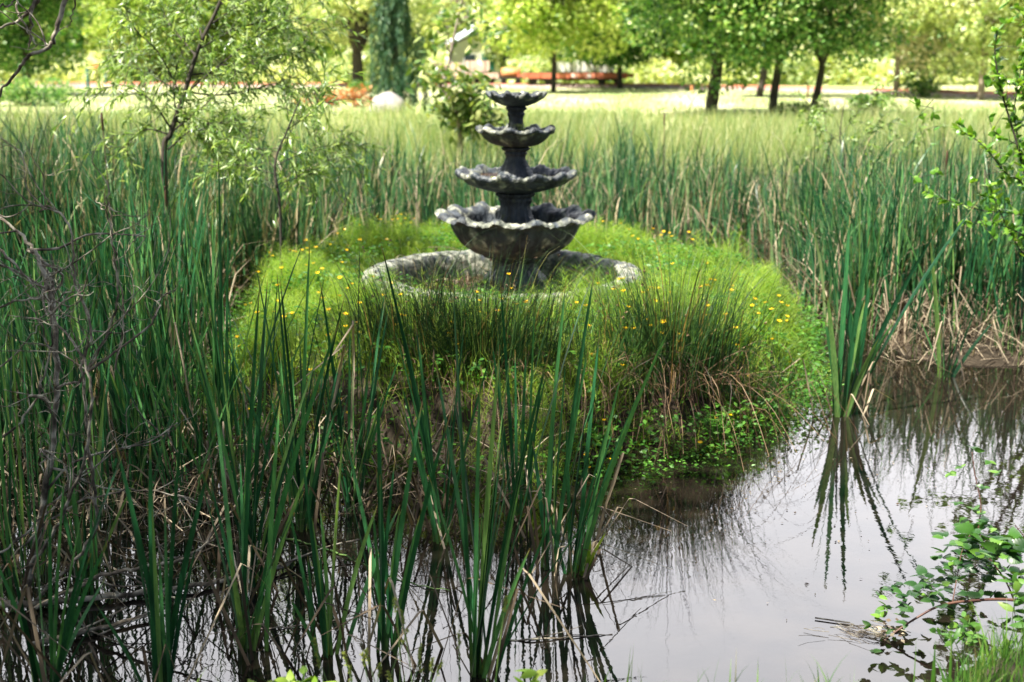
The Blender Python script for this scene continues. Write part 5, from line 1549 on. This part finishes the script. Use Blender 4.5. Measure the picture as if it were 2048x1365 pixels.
# house beyond the trees
def house(x, y, label):
    z = float(hgt(x, y)); o = empty("house", (x, y, z), R(12)); tag(o, label, "house")
    m_ = MB(); box(m_, (0, 0, 1.3), (5.2, 4.2, 2.6))
    for s in (-1, 1): m_.add([[-2.6, s * 2.1, 2.6], [2.6, s * 2.1, 2.6], [0, s * 2.1, 4.1]], [[0, 1, 2]])
    m_.build("wall", M['wall_pale'], o, False)
    for s in (-1, 1):
        m_ = MB(); V = [[0, -2.4, 4.22], [0, 2.4, 4.22], [s * 3.0, 2.4, 2.45], [s * 3.0, -2.4, 2.45], [0, -2.4, 4.12], [0, 2.4, 4.12], [s * 3.0, 2.4, 2.35], [s * 3.0, -2.4, 2.35]]
        m_.add(V, [[0, 1, 2, 3], [4, 7, 6, 5], [0, 3, 7, 4], [1, 5, 6, 2], [3, 2, 6, 7]]); m_.build("roof", M['roof_blue'], o, False)
    for xx in (-1.3, 1.2):
        m_ = MB(); box(m_, (xx, -2.115, 1.5), (.9, .05, 1.0)); w_ = m_.build("window", M['white_paint'], o, False)
        m_ = MB(); box(m_, (xx, -2.15, 1.5), (.76, .03, .86)); m_.build("pane", M['glass'], w_, False)
    m_ = MB(); box(m_, (0, -2.12, 1.0), (.9, .06, 2.0)); m_.build("door", M['teal'], o, False)
hx = at(965, 110, 88.); house(hx[0], 88., "small pale house with blue grey gable roof beyond the wagons")

# round orange sign and teal posts on the left
def post(px, py, h, r, mat, label, name="post", cat="post"):
    p = gy_(px, py); o = empty(name, p); tag(o, label, cat)
    m_ = MB(); tube(m_, [(0, 0, -.1), (0, 0, h * .6), (0, 0, h)], r, 8); m_.build("shaft", mat, o)
    m_ = MB(); tube(m_, [(0, 0, h), (0, 0, h + .03), (0, 0, h + .06)], [r * 1.25, r * 1.2, .005], 8); m_.build("cap", mat, o)
    return o
post(177, 176, 1.05, .09, M['teal'], "thick dark teal post left of the round orange sign")
post(212, 174, 1.0, .06, M['teal'], "thinner dark teal post right of the round orange sign")
p = gy_(195, 176); o = empty("round_sign", p); tag(o, "round orange sign on a short dark post between teal posts", "sign")
m_ = MB(); tube(m_, [(0, .03, -.1), (0, .03, 1.0)], .03, 8); m_.build("pole", M['black_steel'], o)
m_ = MB(); tube(m_, [(0, -.03, 1.25), (0, -.025, 1.25), (0, 0, 1.25), (0, .02, 1.25)], [.01, .22, .23, .22], 24); m_.build("sign_face", M['orange'], o)
post(1615, 196, .5, .045, M['orange'], "short yellow orange marker post behind the arched fence", "marker_post")
post(1383, 186, .30, .06, M['orange'], "small orange marker by the railway bed left of the large tree", "marker_post")
def barrel(px, py, s, mat, label):
    p = gy_(px, py); o = empty("drum", p); tag(o, label, "drum")
    m_ = MB(); tube(m_, [(0, 0, 0), (0, 0, .01), (0, 0, s * .33), (0, 0, s * .36), (0, 0, s * .66), (0, 0, s * .7), (0, 0, s), (0, 0, s + .01)], [.01, s * .33, s * .33, s * .35, s * .35, s * .33, s * .33, .01], 18); m_.build("body", mat, o)
    m_ = MB(); tube(m_, [(s * .12, 0, s), (s * .12, 0, s + .03)], s * .06, 8); m_.build("bung", M['black_steel'], o)
barrel(651, 172, .75, M['white_paint'], "white drum on the far lawn left of the gnarled tree")
barrel(628, 168, .45, M['orange'], "small orange drum beside the white drum on the far lawn")

# ---------------------------------------------------------------- trees beside the viewer that shade the near water
tree("broadleaf_tree", (-5.1, 1.9, .2), 91, 8.2, 3.3, M['oak'], M['bark'], fork=.4, trunk_r=.2, lean=(.06, .02), per=75, leafL=.17, leafW=.13, nclump=48, low=.50, label="shade tree on the near bank just outside the frame beside the viewer", limbs=6)
tree("broadleaf_tree", (-9.0, 6.6, .0), 92, 8.4, 3.3, M['oak'], M['bark'], fork=.4, trunk_r=.2, per=120, leafL=.17, leafW=.13, nclump=50, low=.48, label="shade tree in the marsh outside the frame beyond the left reed bed", limbs=6)
